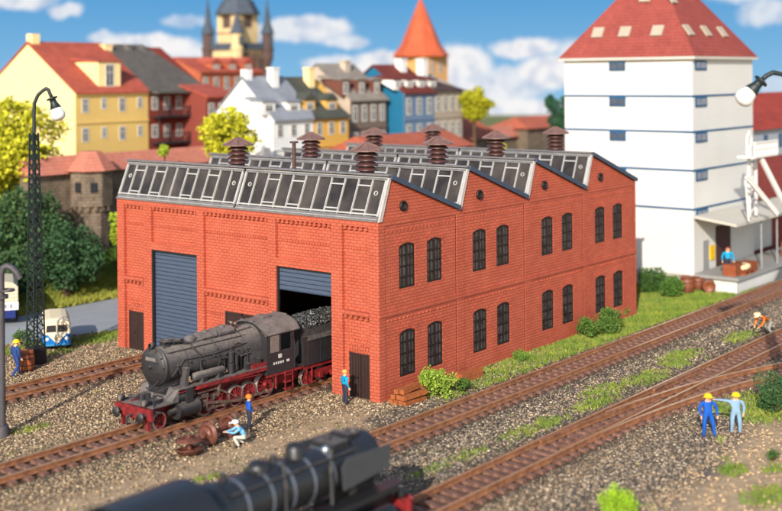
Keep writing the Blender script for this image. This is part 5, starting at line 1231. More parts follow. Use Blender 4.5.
# plinth + door in the loading side
MB().box(bx - .06, by + .4, 0, bx - .003, by + LYt, 1.1).build('plinth', wallm('grey_plinth', (176, 168, 156)), TW)
m_ = MB(); m_.box(bx + 1.5, by - .08, 1.25, bx + 2.5, by - .003, 3.5); m_.build('door', wallm('grey_door', (150, 150, 148)), TW)
m_ = MB(); m_.box(bx + 3.9, by - .08, 1.25, bx + 6.6, by - .003, 4.4); m_.build('gate', mat('gate_dark_brown', (74, 44, 40), .7), TW)
m_ = MB(); m_.box(bx + 2.75, by - .1, 1.9, bx + 3.6, by - .003, 3.0); m_.build('sign', mat('yellow_sign', (236, 190, 20), .5), TW)
# dock
ydk = -2.7
dk_ = thing('loading_dock', (bx, ydk, 0), 'white walled loading dock with grey slab top along the foot of the white warehouse', 'loading dock')
conc = wallm('grey_concrete', (150, 148, 144))
MB().box(bx - .2, ydk, 1.02, 70, by - .1, 1.25).build('slab', conc, dk_)
MB().box(bx + .1, ydk + .25, -.2, 70, by - .1, 1.018).build('wall', wt, dk_)
m_ = MB(); m_.prism([(bx + 6.5, 0.01), (bx + 16, .01), (bx + 14, .95), (bx + 8.0, .95)], lambda u, v: (u, ydk - 1.6, v), lambda u, v: (u, ydk - .01, v)); m_.build('ramp', wallm('dark_asphalt_ramp', (84, 86, 90)), dk_)
q = G(733, 233, 5.2)
cn = thing('canopy', (bx, by, 4.9), 'flat beige canopy on slim grey posts over the loading dock', 'canopy')
m_ = MB(); yf = -2.6; m_.prism([(by - .12, 5.62), (by - .12, 5.42), (yf, 5.0), (yf, 5.2)], lambda u, v: (bx - .2, u, v), lambda u, v: (70, u, v)); m_.build('roof', wallm('beige_canopy', (196, 190, 178)), cn)
for x in (bx + 5.2, bx + 8.4, bx + 11.4, bx + 15.2, bx + 19): MB().cyl((x, yf + .3, 1.25), (x, yf + .3, 5.02), .07, .07, 8).build('post', wallm('grey_post', (150, 150, 150)), cn)
# annex to the right
an = thing('brick_warehouse', (bx + LXt, by + 1.2, 0), 'red brick warehouse with pale upper strip, right of the white tower block', 'warehouse')
ax0, ay = bx + LXt + .03, by + 1.2
MB().box(ax0, ay, 0, 90, ay + 9, 9.0).build('wall', mat('dull_red_brick', (150, 62, 54), .8, kind='brick', bw=.4, bh=.16), an)
MB().box(ax0, ay - .1, 9.0, 90, ay + 9.1, 11.4).build('upper_strip', wallm('pale_grey_strip', (158, 162, 170)), an)
MB().prism([(ay - .5, 11.4), (ay + 9.5, 11.4), (ay + 4.5, 14.4)], lambda u, v: (ax0, u, v), lambda u, v: (90, u, v)).build('roof', roofm('dark_red_tiles', (168, 70, 58)), an)
for i in range(5): win_y(an, ax0 + 1.6 + i * 3.4, ax0 + 2.5 + i * 3.4, 9.7, 10.9, ay - .1, blu)
MB().box(ax0 + .4, ay - .35, 1.25, ax0 + 6, ay - .003, 4.9).build('white_front', wt, an)
# loading gantry
gq = P(757, 150, 90); gx, gy = gq[0], min(gq[1], by - .8)
zp = float(WY(755, 157, gy)[2]); gn = thing('loading_gantry', (gx, gy, 5.4), 'white steel gantry with railed platform and slanting chutes beside the tower block', 'gantry')
wm = wallm('white_steel', (222, 218, 212), .05)
m_ = MB(); m_.box(gx - 2.1, gy - .7, zp, gx + 2.4, gy + .7, zp + .16); m_.build('platform', wm, gn)
m_ = MB()
for i in range(12): m_.bar((gx - 2.05 + i * .4, gy - .66, zp + .16), (gx - 2.05 + i * .4, gy - .66, zp + 1.15), .13)
m_.bar((gx - 2.1, gy - .66, zp + 1.15), (gx + 2.4, gy - .66, zp + 1.15), .16); m_.bar((gx - 2.1, gy - .66, zp + .65), (gx + 2.4, gy - .66, zp + .65), .10); m_.build('railing', wm, gn)
m_ = MB(); m_.tube([(gx - 1.9, gy, zp + .16), (gx - 1.9, gy, zp + 1.5), (gx - 1.5, gy, zp + 1.95), (gx - 1.1, gy, zp + 1.5), (gx - 1.1, gy, zp + .16)], .09, 8); m_.box(gx - 1.7, gy - .2, zp + .16, gx - 1.3, gy + .2, zp + .9); m_.build('hoist_frame', wm, gn)
m_ = MB()
for a in (-.8, .5): m_.bar((gx + a, gy + .3, 5.45), (gx + a, gy + .3, zp), .2)
for k in range(5): m_.bar((gx - .8, gy + .3, 5.6 + k * .8), (gx + .5, gy + .3, 6.2 + k * .8), .08)
m_.build('lattice_column', wm, gn)
m_ = MB(); m_.bar((gx - .6, gy - .5, zp - .1), (gx + 2.6, gy - 1.4, 5.45), .22, .2); m_.bar((gx - .2, gy - .5, zp - .05), (gx + 3.0, gy - 1.4, 5.5), .14, .14)
for k in range(8): m_.bar((gx - .6 + k * .42, gy - .5 - k * .12, zp - .1 - k * (zp - 5.6) / 7.5), (gx - .2 + k * .42, gy - .5 - k * .12, zp - .05 - k * (zp - 5.6) / 7.5), .08)
m_.bar((gx + 1.6, gy - .9, 7.5), (gx + 3.2, gy - .9, 5.5), .1); m_.build('chute', wm, gn)
m_ = MB(); m_.bar((gx - 3.4, gy - .5, zp - 1.3), (gx + .2, gy - 1.4, 5.6), .2, .2); m_.bar((gx - 3.0, gy - .5, zp - 1.2), (gx + .6, gy - 1.4, 5.65), .14); m_.bar((gx - 3.4, gy - .5, zp - 1.5), (gx - 2.9, gy - .5, 5.4), .12); m_.build('chute', wm, gn)

# ------------------------------------------------------------------ crates, barrels, sacks, timber
woodr = mat('red_brown_wood', (156, 82, 48), .7, var=.3, scale=3, kind='slat', pitch=.2, dark=.6, spec=.3)
woodb = mat('barrel_brown', (134, 72, 44), .5, var=.3, scale=4, spec=.5)
def crate(x, y, z, w, d, h, label, rz=0):
    t = thing('crate', (x, y, z), label, 'crate', rz=0)
    m_ = MB(); m_.box(x - w / 2, y - d / 2, z, x + w / 2, y + d / 2, z + h); m_.build('box', woodr, t)
    for a in (-1, 1):
        for b_ in (-1, 1): MB().box(x + a * (w / 2 - .05) - .06, y + b_ * (d / 2 + .002) - .03, z, x + a * (w / 2 - .05) + .06, y + b_ * (d / 2 + .002) + .03, z + h + .03).build('batten', mat('crate_batten', (120, 66, 42), .7), t)
    t.rotation_euler = (0, 0, rz); return t
yd = ydk + .9
crate(bx + .9, yd, 1.251, 1.1, 1.0, .85, 'brown crate at the left end of the loading dock by the grey door')
crate(bx + 2.15, yd - .1, 1.251, 1.2, 1.0, .8, 'brown crate second from the left end of the loading dock')
crate(bx + 3.45, yd - .15, 1.251, 1.15, 1.0, .72, 'brown crate between its left neighbour and the man in blue on the dock')
crate(bx + 12.6, yd, 1.251, 1.3, 1.0, 1.5, 'tall reddish crate at the right end of the loading dock under the canopy')
q = WY(744, 262, yd - .4); pt = thing('pallet', (q[0], yd - .4, 1.251), 'red brown pallet on the dock under the cream sacks', 'pallet')
m_ = MB(); 
for k in range(4): m_.box(q[0] - 1, yd - .9 + k * .28, 1.45, q[0] + 1, yd - .72 + k * .28, 1.5)
for k in (-.9, -.05, .8): m_.box(q[0] + k, yd - .9, 1.251, q[0] + k + .12, yd + .12, 1.449)
m_.build('deck', woodr, pt)
sk = thing('sack', (q[0], yd - .4, 1.5), 'plump cream sack lying on the red pallet on the loading dock', 'sack')
m_ = MB(); m_.ball((q[0], yd - .4, 1.78), .5, 20, 12, (1.7, .8, .6)); m_.build('bag', wallm('cream_cloth', (244, 218, 170)), sk); m_ = MB(); m_.ball((q[0] + .9, yd - .4, 1.76), .1, 8, 6); m_.build('tie', wallm('string', (190, 150, 110)), sk)
def barrel(x, y, z, r, h, label, lying=None, rz=0, m=woodb, name='barrel'):
    t = thing(name, (x, y, z), label, name); ax = (0, 0, 1); o = (x, y, z)
    if lying: ax = (math.cos(rz), math.sin(rz), 0); o = (x - ax[0] * h / 2, y - ax[1] * h / 2, z + r)
    prof = [(0, 0.02), (r * .80, .02), (r * .82, 0), (r * .95, h * .25), (r, h * .5), (r * .95, h * .75), (r * .82, h), (r * .80, h - .02), (0, h - .02)]
    MB().lathe(prof, o, ax, 22).build('staves', m, t)
    for k in (.12, .34, .66, .88):
        rr2 = r * (1 - .72 * (k - .5) ** 2 * 1.0) + .004
        MB().lathe([(rr2 - .01, h * k - .03), (rr2 + .012, h * k - .03), (rr2 + .012, h * k + .03), (rr2 - .01, h * k + .03)], o, ax, 22).build('hoop', mat('barrel_hoop', (88, 54, 38), .45, spec=.5), t)
q = G(687, 293); barrel(q[0], q[1], 0, .55, 1.25, 'brown barrel standing on the grass, leftmost of the three barrels')
q = G(699, 291); barrel(q[0] + .3, q[1] + .2, 0, .48, 1.1, 'brown barrel standing half hidden between its two neighbours')
q = G(706, 292); barrel(q[0], q[1] - .2, 0, .5, 1.2, 'brown barrel lying on its side, rightmost of the three barrels', True, .5)
q = G(26, 371); barrel(q[0], q[1], 0, .48, 1.15, 'rusty orange brown barrel standing at the foot of the lattice lamp mast', m=mat('rusty_drum', (168, 92, 52), .6, var=.35, scale=3))
q = G(398, 406); tb = thing('timber_pile', (q[0], q[1], 0), 'reddish brown pile of timber planks at the near corner of the brick shed', 'timber pile')
timb = mat('timber', (168, 94, 50), .7, var=.35, scale=5, bump=.3, bscale=12)
for i, (dy, z, L_, off) in enumerate([(-.55, 0, 1.7, 0), (-.28, 0, 1.8, .1), (0, 0, 1.6, 0), (.27, 0, 1.8, .05), (-.45, .26, 1.7, .05), (-.15, .26, 1.6, .1), (.14, .26, 1.7, 0), (-.3, .52, 1.5, .2), (.0, .52, 1.6, .1)]):
    po = MB().box(q[0] + .05 + off, q[1] + dy + .1, z, q[0] + .05 + off + L_, q[1] + dy + .35, z + .22).build('plank', timb, tb); po.rotation_euler = (random.uniform(-.03, .03), random.uniform(-.03, .03), random.uniform(-.10, .10))
q = G(462, 385); tb = thing('timber_pile', (q[0], q[1], 0), 'low brown timber pile against the side wall right of the bright green bush', 'timber pile')
for i, (dy, z) in enumerate([(0, 0), (.28, 0), (.1, .24), (.35, .24)]): MB().box(q[0] + i * .08, q[1] + dy, z, q[0] + 2.0 + i * .05, q[1] + dy + .25, z + .22).build('plank', timb, tb)
# wheelsets beside the engine
rust = mat('rust_brown_steel', (122, 74, 58), .5, var=.35, scale=5, rgb2=(86, 50, 40), metal=.2, spec=.5)
def wheelset(c, ax, label, r=.5, gap=1.4):
    t = thing('wheelset', (c[0], c[1], 0), label, 'wheelset'); ax = np.array(ax, float); ax /= np.linalg.norm(ax); c = np.array(c, float)
    MB().cyl(c - ax * (gap / 2 + .2), c + ax * (gap / 2 + .2), .09, .09, 12).build('axle', rust, t)
    for s_ in (-1, 1):
        MB().lathe([(.09, -.06), (.16, -.10), (.17, -.03), (r * .78, -.02), (r * .82, -.07), (r * .95, -.07), (r * .97, .05), (r * 1.08, .06), (r * 1.08, .10), (r * .8, .10), (r * .78, .03), (.17, .03), (.09, .08)], c + ax * s_ * gap / 2, -ax * s_, 28).build('wheel', rust, t)
q = G(194, 456); wheelset((q[0], q[1] + .3, .42), (.05, .1, 1), 'brown wheelset set down flat on one wheel, nearest the camera', .55, .5)
q = G(211, 447); wheelset((q[0] + .7, q[1] + .3, .52), (1, .1, 0), 'brown wheelset standing upright on the gravel beside the two mechanics', .50, 1.45)
q = G(226, 434); cn_ = thing('traffic_cone', (q[0], q[1], 0), 'small orange cone beside the upright wheelset', 'cone')
MB().lathe([(.24, .04), (.19, .1), (.04, .85), (0, .87)], (q[0], q[1], 0), n=16).build('cone', mat('orange_plastic', (226, 96, 30), .5), cn_); MB().box(q[0] - .26, q[1] - .26, 0, q[0] + .26, q[1] + .26, .04).build('base', mat('orange_plastic', (226, 96, 30), .5), cn_)

# ------------------------------------------------------------------ lamps
M_mast = mat('dark_green_black_steel', (28, 40, 40), .5, spec=.5)
def lattice(t, x, y, z0, z1, w0, w1, n, th=.05):
    m_ = MB(); C4 = [(-1, -1), (1, -1), (1, 1), (-1, 1)]
    for a, b in C4: m_.bar((x + a * w0 / 2, y + b * w0 / 2, z0), (x + a * w1 / 2, y + b * w1 / 2, z1), th)
    m_.build('leg_frame', M_mast, t); m_ = MB()
    for i in range(n):
        f0, f1 = i / n, (i + 1) / n; wa, wb = w0 + (w1 - w0) * f0, w0 + (w1 - w0) * f1; za, zb3 = z0 + (z1 - z0) * f0, z0 + (z1 - z0) * f1
        for k in range(4):
            a, b = C4[k], C4[(k + 1) % 4]
            m_.bar((x + a[0] * wa / 2, y + a[1] * wa / 2, za), (x + b[0] * wb / 2, y + b[1] * wb / 2, zb3), th * .6)
            m_.bar((x + b[0] * wa / 2, y + b[1] * wa / 2, za), (x + a[0] * wb / 2, y + a[1] * wb / 2, zb3), th * .6)
    m_.build('bracing', M_mast, t)
def lamp_head(t, top, d, s=1.0):
    top = np.array(top, float); d = np.array(d, float); d /= np.linalg.norm(d)
    m_ = MB(); m_.lathe([(.0, -.05), (.09, -.05), (.10, .1), (.30, .14), (.32, .22), (.18, .25), (.20, .45), (.32, .78), (.30, .80), (0, .75)], top, d, 20)
    if s != 1: pass
    h = m_.build('lamp_head', M_mast, t)
    m_ = MB(); m_.lathe([(.0, .76), (.30, .78), (.40, 1.12), (.41, 1.24), (.34, 1.40), (.18, 1.5), (0, 1.52)], top, d, 24); m_.build('lamp_glass', M_lamp, h)
q = G(36, 364); lt = thing('lattice_lamp', (q[0], q[1], 0), 'tall dark lattice mast with curved arm and white lamp, near the small bus', 'street lamp')
mx_, my_ = q[0], q[1]; DL = float((q - CAM) @ RM[2])
ztop = float(P(33, 133, DL)[2])
MB().box(mx_ - .42, my_ - .42, 0, mx_ + .42, my_ + .42, 1.0).build('base', M_trim, lt)
lattice(lt, mx_, my_, 1.0, ztop, .72, .34, 22, .07)
def toP(px, py): return P(px, py, DL)
pts = [np.array([mx_, my_, ztop - .6]), toP(34, 118), toP(34.5, 103), toP(38, 95), toP(43, 90.5), toP(46, 88.6), toP(48.5, 90), toP(51, 96.5)]
MB().tube(pts, .10, 8).build('arm', M_mast, lt); lamp_head(lt, toP(51, 95.5), toP(59, 117) - toP(51, 95.5))
D2 = 50; toP = lambda px, py: P(px, py, D2)
b0 = toP(806, 130); lt = thing('lattice_lamp', (b0[0], b0[1], 0), 'lamp with dark curved neck and white glass reaching in from the right edge', 'street lamp')
MB().box(b0[0] - .4, b0[1] - .4, 0, b0[0] + .4, b0[1] + .4, 1).build('base', M_trim, lt)
lattice(lt, b0[0], b0[1], 1, float(b0[2]), .7, .34, 20, .07)
MB().tube([np.array([b0[0], b0[1], b0[2] - .6]), toP(806, 110), toP(801, 90), toP(790, 78), toP(781, 74), toP(773, 72.5), toP(766, 76), toP(761, 81)], .10, 8).build('arm', M_mast, lt)
lamp_head(lt, toP(764, 78), toP(741, 101) - toP(764, 78))

# water crane at left edge
q = G(2.5, 436); wc = thing('water_crane', (q[0], q[1], 0), 'dark grey water crane column with curved outlet at the left edge', 'water crane'); DW = float((q - CAM) @ RM[2])
mg = mat('dark_grey_iron', (74, 70, 74), .55, spec=.4)
zt = float(P(2.5, 272, DW)[2])
m_ = MB(); m_.cyl(q, (q[0], q[1], .5), .34, .28, 16); m_.cyl((q[0], q[1], .5), (q[0], q[1], zt), .16, .15, 16); m_.cyl((q[0], q[1], zt - 1.2), (q[0], q[1], zt - 1.05), .32, .32, 16); m_.build('column', mg, wc)
MB().tube([np.array([q[0], q[1], zt - .1])] + [P(px, py, DW) for px, py in ((3, 268), (7, 266), (12, 268), (17, 273), (20, 279))], .15, 10).build('outlet', mg, wc)
m_ = MB(); hb = P(3, 290, DW); m_.lathe([(.28, 0), (.36, 0), (.36, .08), (.28, .08), (.28, 0)], P(7, 291, DW), (0, 0, 1), 16); m_.build('hand_wheel', mg, wc)

# ------------------------------------------------------------------ bus and truck
def local_frame(t, o, fwd):
    """rotate a thing built along +x at o so that it faces fwd"""
    t.rotation_euler = (0, 0, math.atan2(fwd[1], fwd[0]))
q = G(57, 351); bs = thing('minibus', (q[0], q[1], 0), 'small cream and blue minibus with a V shaped blue front, parked by the road', 'minibus')
cr = mat('cream_paint', (240, 222, 186), .3, var=.05, spec=.6); bl = mat('bright_blue_paint', (22, 112, 184), .3, var=.05, spec=.6)
ox, oy = float(q[0]), float(q[1])
def body_ring(x, w, zt_, zb_=.35, cut=None):
    pts = []
    for a, b_ in ((-1, zb_), (-1.0, .95), (-.97, 1.15), (-.88, zt_ - .3), (-.72, zt_ - .08), (-.4, zt_), (.4, zt_), (.72, zt_ - .08), (.88, zt_ - .3), (.97, 1.15), (1.0, .95), (1, zb_)): pts.append((x, a * w, b_))
    return pts
def loft(rings, o=(0, 0, 0), lo=0, hi=None):
    n = len(rings[0]); vs = [(p[0] + o[0], p[1] + o[1], p[2] + o[2]) for r_ in rings for p in r_]; m_ = MB()
    m_.add(vs, [(i * n + k, i * n + (k + 1) % n, (i + 1) * n + (k + 1) % n, (i + 1) * n + k) for i in range(len(rings) - 1) for k in range(n)] + [tuple(range(n))[::-1], tuple((len(rings) - 1) * n + k for k in range(n))]); return m_
xsr = [(-3.9, .62, 1.55), (-3.8, .76, 1.8), (-3.4, .82, 1.92), (-.6, .82, 1.92), (-.3, .82, 1.90), (-.02, .78, 1.80)]
up = loft([[(x, -w, 1.0), (x, -w, 1.2), (x, -w * .94, zt_ - .22), (x, -w * .78, zt_ - .06), (x, -w * .4, zt_), (x, w * .4, zt_), (x, w * .78, zt_ - .06), (x, w * .94, zt_ - .22), (x, w, 1.2), (x, w, 1.0)] for x, w, zt_ in xsr], (ox, oy, 0)); up.build('upper_body', cr, bs)
lo_ = loft([[(x + o_, s_ * w, z) for s_, z in ((-1, .32), (-1, 1.0), (1, 1.0), (1, .32))] for x, w, o_ in ((-3.95, .66, 0), (-3.8, .82, 0), (-.4, .845, 0), (-.05, .80, 0), (.10, .66, 0))], (ox, oy, 0)); lo_.build('lower_body', bl, bs)
m_ = MB(); m_.prism([(-.52, 1.0), (.52, 1.0), (.0, .45)], lambda u, v: (ox + .115, oy + u, v), lambda u, v: (ox + .13, oy + u, v)); m_.build('front_panel', cr, bs)
m_ = MB(); m_.lathe([(.13, 0), (.16, 0), (.16, .02), (.13, .02), (.13, 0)], (ox + .132, oy, .82), (1, 0, 0), 18)
for a, b_ in (((-.07, .90), (0, .83)), ((.07, .90), (0, .83)), ((-.1, .84), (-.05, .73)), ((-.05, .73), (0, .80)), ((0, .80), (.05, .73)), ((.05, .73), (.1, .84))): m_.bar((ox + .14, oy + a[0], a[1]), (ox + .14, oy + b_[0], b_[1]), .02)
m_.build('badge', mat('chrome', (190, 190, 190), .2, metal=.9), bs)
for s_ in (-1, 1):
    w_ = MB(); w_.add([(ox + .03, oy + s_ * .06, 1.16), (ox + .03, oy + s_ * .62, 1.16), (ox + .01, oy + s_ * .58, 1.55), (ox + .01, oy + s_ * .06, 1.55), (ox - .15, oy + s_ * .06, 1.16), (ox - .15, oy + s_ * .62, 1.16), (ox - .2, oy + s_ * .58, 1.55), (ox - .2, oy + s_ * .06, 1.55)],
                  [(0, 1, 2, 3), (4, 7, 6, 5), (0, 4, 5, 1), (1, 5, 6, 2), (2, 6, 7, 3), (3, 7, 4, 0)]); w_.build('windscreen', mat('car_glass', (58, 56, 60), .1, spec=.9), bs)
    for k in range(3): MB().box(ox - 1.3 - k * .95, oy + s_ * .76, 1.16, ox - .5 - k * .95, oy + s_ * .822, 1.55).build('window', mat('car_glass', (58, 56, 60), .1, spec=.9), bs)
    MB().lathe([(0, .06), (.08, .05), (.12, 0), (.12, -.05)], (ox + .09, oy + s_ * .56, .75), (1, 0, 0), 16).build('headlight', M_lamp, bs)
    for x in (-.75, -3.1):
        wh_ = MB(); wh_.lathe([(0, .0), (.2, .0), (.22, -.02), (.33, -.02), (.33, -.22), (0, -.22)], (ox + x, oy + s_ * .86, .33), (0, s_, 0), 20); wh_.build('wheel', M_trim, bs)
m_ = MB(); m_.box(ox + .12, oy - .72, .36, ox + .2, oy + .72, .48); m_.build('bumper', mat('pale_bumper', (60, 140, 196), .4), bs)
bs.rotation_euler = (0, 0, math.atan2(-.80, -.52))
q = G(4, 326); tk = thing('truck', (q[0], q[1], 0), 'truck with beige tarpaulin and white lettered tailboard, cut off at the left edge', 'truck')
ox, oy = float(q[0]), float(q[1])
m_ = MB()
def tarp(x): return [(x, -1.1, 1.9), (x, -1.1, 3.1), (x, -.75, 3.45), (x, 0, 3.58), (x, .75, 3.45), (x, 1.1, 3.1), (x, 1.1, 1.9)]
loft([tarp(x) for x in np.linspace(-4.5, 0, 7)], (ox, oy, 0)).build('tarpaulin', mat('beige_tarp', (206, 192, 166), .8, var=.15, kind='slat', pitch=.28, dark=.8), tk)
m_ = MB(); m_.box(ox - 4.5, oy - 1.13, 1.25, ox + .04, oy + 1.13, 1.898); m_.build('tailboard', mat('white_paint', (226, 224, 222), .5), tk)
m_ = MB()
for i, w_ in enumerate((.05, .12, .05, .14, .10, .05, .12)): m_.box(ox + .041, oy - .7 + i * .2, 1.42, ox + .05, oy - .7 + i * .2 + w_, 1.72)
m_.build('lettering', mat('navy_lettering', (60, 66, 110), .5), tk)
m_ = MB(); m_.box(ox - 7, oy - .9, .6, ox, oy + .9, 1.248); m_.box(ox - 6.8, oy - 1.05, 1.25, ox - 4.7, oy + 1.05, 2.9); m_.build('chassis', mat('deep_blue_paint', (28, 44, 110), .4), tk)
for x in (-1.2, -5.6):
    for s_ in (-1, 1): MB().lathe([(0, 0), (.25, 0), (.28, -.05), (.5, -.05), (.5, -.35), (0, -.35)], (ox + x, oy + s_ * 1.1, .5), (0, s_, 0), 22).build('wheel', M_trim, tk)
tk.rotation_euler = (0, 0, math.atan2(CAM[1] - oy, CAM[0] - ox)); tk.scale = (.82, .82, .82)

# ------------------------------------------------------------------ people
SKIN = mat('skin', (226, 170, 130), .6, var=.05); SHOE = mat('dark_shoe', (40, 34, 32), .6)
def person(px, py, face, label, topc, legc, head='helmet', headc=(246, 196, 20), pose='stand', arms=None, h=1.75, z0=0.0, at=None, lean=0, legs=None, shoes=SHOE):
    base = np.array(at) if at is not None else G(px, py, z0)
    base = np.array([base[0], base[1], z0], float)
    t = thing('person', base, label, 'person')
    s = h / 1.75
    J = {}
    if pose == 'stand':
        J = dict(pelvis=(0, 0, .95), belly=(.0, 0, 1.1), chest=(.01, 0, 1.34), neck=(.01, 0, 1.50), head=(.03, 0, 1.60), crown=(.02, 0, 1.71),
                 hl=(0, .10, .90), kl=(.03, .12, .50), al=(-.03, .13, .09), tl=(.13, .15, .04), hr=(0, -.10, .90), kr=(.03, -.12, .50), ar=(-.03, -.13, .09), tr=(.13, -.15, .04),
                 sl=(0, .19, 1.40), el=(-.03, .27, 1.13), wl=(.06, .28, .89), sr=(0, -.19, 1.40), er=(-.03, -.27, 1.13), wr=(.06, -.28, .89))
    elif pose == 'crouch':
        J = dict(pelvis=(-.12, 0, .42), belly=(-.03, 0, .58), chest=(.12, 0, .80), neck=(.20, 0, .94), head=(.26, 0, 1.03), crown=(.26, 0, 1.14),
                 hl=(-.08, .12, .40), kl=(.34, .18, .50), al=(.16, .18, .09), tl=(.32, .2, .04), hr=(-.08, -.12, .40), kr=(.30, -.18, .30), ar=(-.05, -.18, .09), tr=(.12, -.2, .04),
                 sl=(.12, .2, .86), el=(.32, .26, .70), wl=(.54, .16, .72), sr=(.12, -.2, .86), er=(.34, -.26, .66), wr=(.56, -.14, .66))
    elif pose == 'bend':
        J = dict(pelvis=(-.10, 0, .84), belly=(.05, 0, .96), chest=(.30, 0, 1.08), neck=(.44, 0, 1.14), head=(.54, 0, 1.18), crown=(.62, 0, 1.25),
                 hl=(-.08, .11, .80), kl=(.10, .16, .46), al=(-.10, .20, .09), tl=(.06, .22, .04), hr=(-.08, -.11, .80), kr=(.0, -.16, .46), ar=(-.30, -.2, .09), tr=(-.14, -.22, .04),
                 sl=(.32, .2, 1.08), el=(.44, .26, .80), wl=(.58, .16, .58), sr=(.32, -.2, 1.08), er=(.42, -.26, .80), wr=(.56, -.14, .58))
    if arms: J.update(arms)
    if legs: J.update(legs)
    J = {k: np.array(v, float) * s for k, v in J.items()}
    rad = dict(pelvis=.15, belly=.135, chest=.16, neck=.055, head=.105, crown=.085, hl=.095, kl=.07, al=.05, tl=.045, hr=.095, kr=.07, ar=.05, tr=.045, sl=.075, el=.05, wl=.036, sr=.075, er=.05, wr=.036)
    edges = [('pelvis', 'belly'), ('belly', 'chest'), ('chest', 'neck'), ('neck', 'head'), ('head', 'crown'), ('pelvis', 'hl'), ('hl', 'kl'), ('kl', 'al'), ('al', 'tl'), ('pelvis', 'hr'), ('hr', 'kr'), ('kr', 'ar'), ('ar', 'tr'),
             ('chest', 'sl'), ('sl', 'el'), ('el', 'wl'), ('chest', 'sr'), ('sr', 'er'), ('er', 'wr')]
    kind = {}
    # palms and fingers
    for sd_ in 'lr':
        w, e_ = J['w' + sd_], J['e' + sd_]; d = (w - e_) / np.linalg.norm(w - e_); J['p' + sd_] = w + d * .07 * s; rad['p' + sd_] = .036; edges.append(('w' + sd_, 'p' + sd_))
        side = np.cross(d, (0, 0, 1.0)); 
        if np.linalg.norm(side) < .2: side = np.cross(d, (0, 1.0, 0))
        if abs(d[2]) > .7: side = np.array([1.0, 0, 0])
        side /= np.linalg.norm(side); inn = np.cross(d, side)
        for i, (o_, L_) in enumerate(((-.030, .055), (-.010, .07), (.010, .066), (.030, .05))):
            a_ = 'f%s%d' % (sd_, i); J[a_] = J['p' + sd_] + side * o_ * s * 1.2 + d * L_ * s + inn * .012; rad[a_] = .012; edges.append(('p' + sd_, a_))
        J['t' + sd_ + 'h'] = w + d * .05 * s + side * .055 * s; rad['t' + sd_ + 'h'] = .013; edges.append(('w' + sd_, 't' + sd_ + 'h'))
    names = list(J); idx = {k: i for i, k in enumerate(names)}
    me = bpy.data.meshes.new('sk'); me.from_pydata([tuple(J[k]) for k in names], [(idx[a], idx[b_]) for a, b_ in edges], [])
    o = bpy.data.objects.new('sk', me); COL.objects.link(o)
    md = o.modifiers.new('s', 'SKIN'); md.branch_smoothing = .6
    for k in names:
        r_ = rad[k] * s; rx = r_ * (1.25 if k in ('chest', 'pelvis', 'belly') else 1); me.skin_vertices[0].data[idx[k]].radius = (rx, r_)
    for v_ in me.skin_vertices[0].data: v_.use_root = False
    me.skin_vertices[0].data[idx['pelvis']].use_root = True
    sb = o.modifiers.new('u', 'SUBSURF'); sb.levels = 2; sb.render_levels = 2
    dg = bpy.context.evaluated_depsgraph_get(); bm_ = bpy.data.meshes.new_from_object(o.evaluated_get(dg)); bpy.data.objects.remove(o)
    bm_.name = 'body'; bm_.materials.clear()
    for m_ in (SKIN, topc, legc, shoes): bm_.materials.append(m_)
    seg = []
    for a, b_ in edges:
        if a in ('neck', 'head') or a[0] in 'p' and len(a) == 2 or b_.endswith('h') and b_[0] == 't': c = 0
        elif a in ('wl', 'wr'): c = 0
        elif a in ('al', 'ar'): c = 3
        elif a == 'pelvis' and b_ == 'belly' or a[0] in 'hk' or (a == 'pelvis'): c = 2
        else: c = 1
        seg.append((J[a], J[b_], c, rad[b_]))
    for p in bm_.polygons:
        q_ = np.array(p.center); best = 9; c = 1
        for a, b_, cc, r_ in seg:
            ab = b_ - a; tt_ = np.clip((q_ - a) @ ab / (ab @ ab), 0, 1); d_ = np.linalg.norm(q_ - a - ab * tt_) - r_ * .5
            if d_ < best: best = d_; c = cc
        p.material_index = c; p.use_smooth = True
    bo = bpy.data.objects.new('body', bm_); COL.objects.link(bo); bo.parent = t
    hc, cr_ = J['head'], J['crown']; upv = (cr_ - hc) / np.linalg.norm(cr_ - hc)
    hx = hc * .5 + cr_ * .5; bv = np.array(base)
    fw_ = np.array([1.0, 0, 0]) - upv * upv[0]; fw_ /= np.linalg.norm(fw_) + 1e-9; lf = np.cross(upv, fw_)
    nz = MB(); nz.ball(bv + hc + fw_ * .105 * s + upv * .02, .018 * s, 8, 6); nz.build('nose', SKIN, t)
    ey = MB()
    for k in (-1, 1):
        MB().ball(bv + hc + fw_ * .093 * s + upv * .05 * s + lf * k * .035, .011 * s, 8, 6).build('eye', M_trim, t)
        MB().ball(bv + hc + lf * k * .10 * s + upv * .02, .024 * s, 8, 6).build('ear', SKIN, t)
    MB().bar(bv + hc + fw_ * .095 * s - upv * .035 * s - lf * .02, bv + hc + fw_ * .095 * s - upv * .035 * s + lf * .02, .01).build('mouth', mat('lip', (170, 90, 80), .6), t)
    hm = mat('headgear_%d_%d_%d' % headc, headc, .4, var=.05)
    cc_ = bv + hc * .35 + cr_ * .65
    m_ = MB()
    if head == 'helmet':
        m_.lathe([(.0, .12), (.06, .112), (.11, .075), (.135, .01), (.138, -.02), (.175, -.03), (.175, -.045), (.12, -.04)], cc_, upv, 20); m_.bar(cc_ + fw_ * .1 - upv * .035, cc_ + fw_ * .21 - upv * .045, .16, .015); nm = 'helmet'
    elif head == 'cap':
        m_.lathe([(.0, .09), (.08, .08), (.125, .03), (.128, -.03)], cc_, upv, 18); m_.bar(cc_ + fw_ * .1 - upv * .02, cc_ + fw_ * .22 - upv * .04, .15, .014); nm = 'cap'
    elif head == 'hat':
        m_.lathe([(.0, .13), (.09, .12), (.11, .0), (.22, -.02), (.22, -.035), (.1, -.03)], cc_, upv, 18); nm = 'hat'
    else:
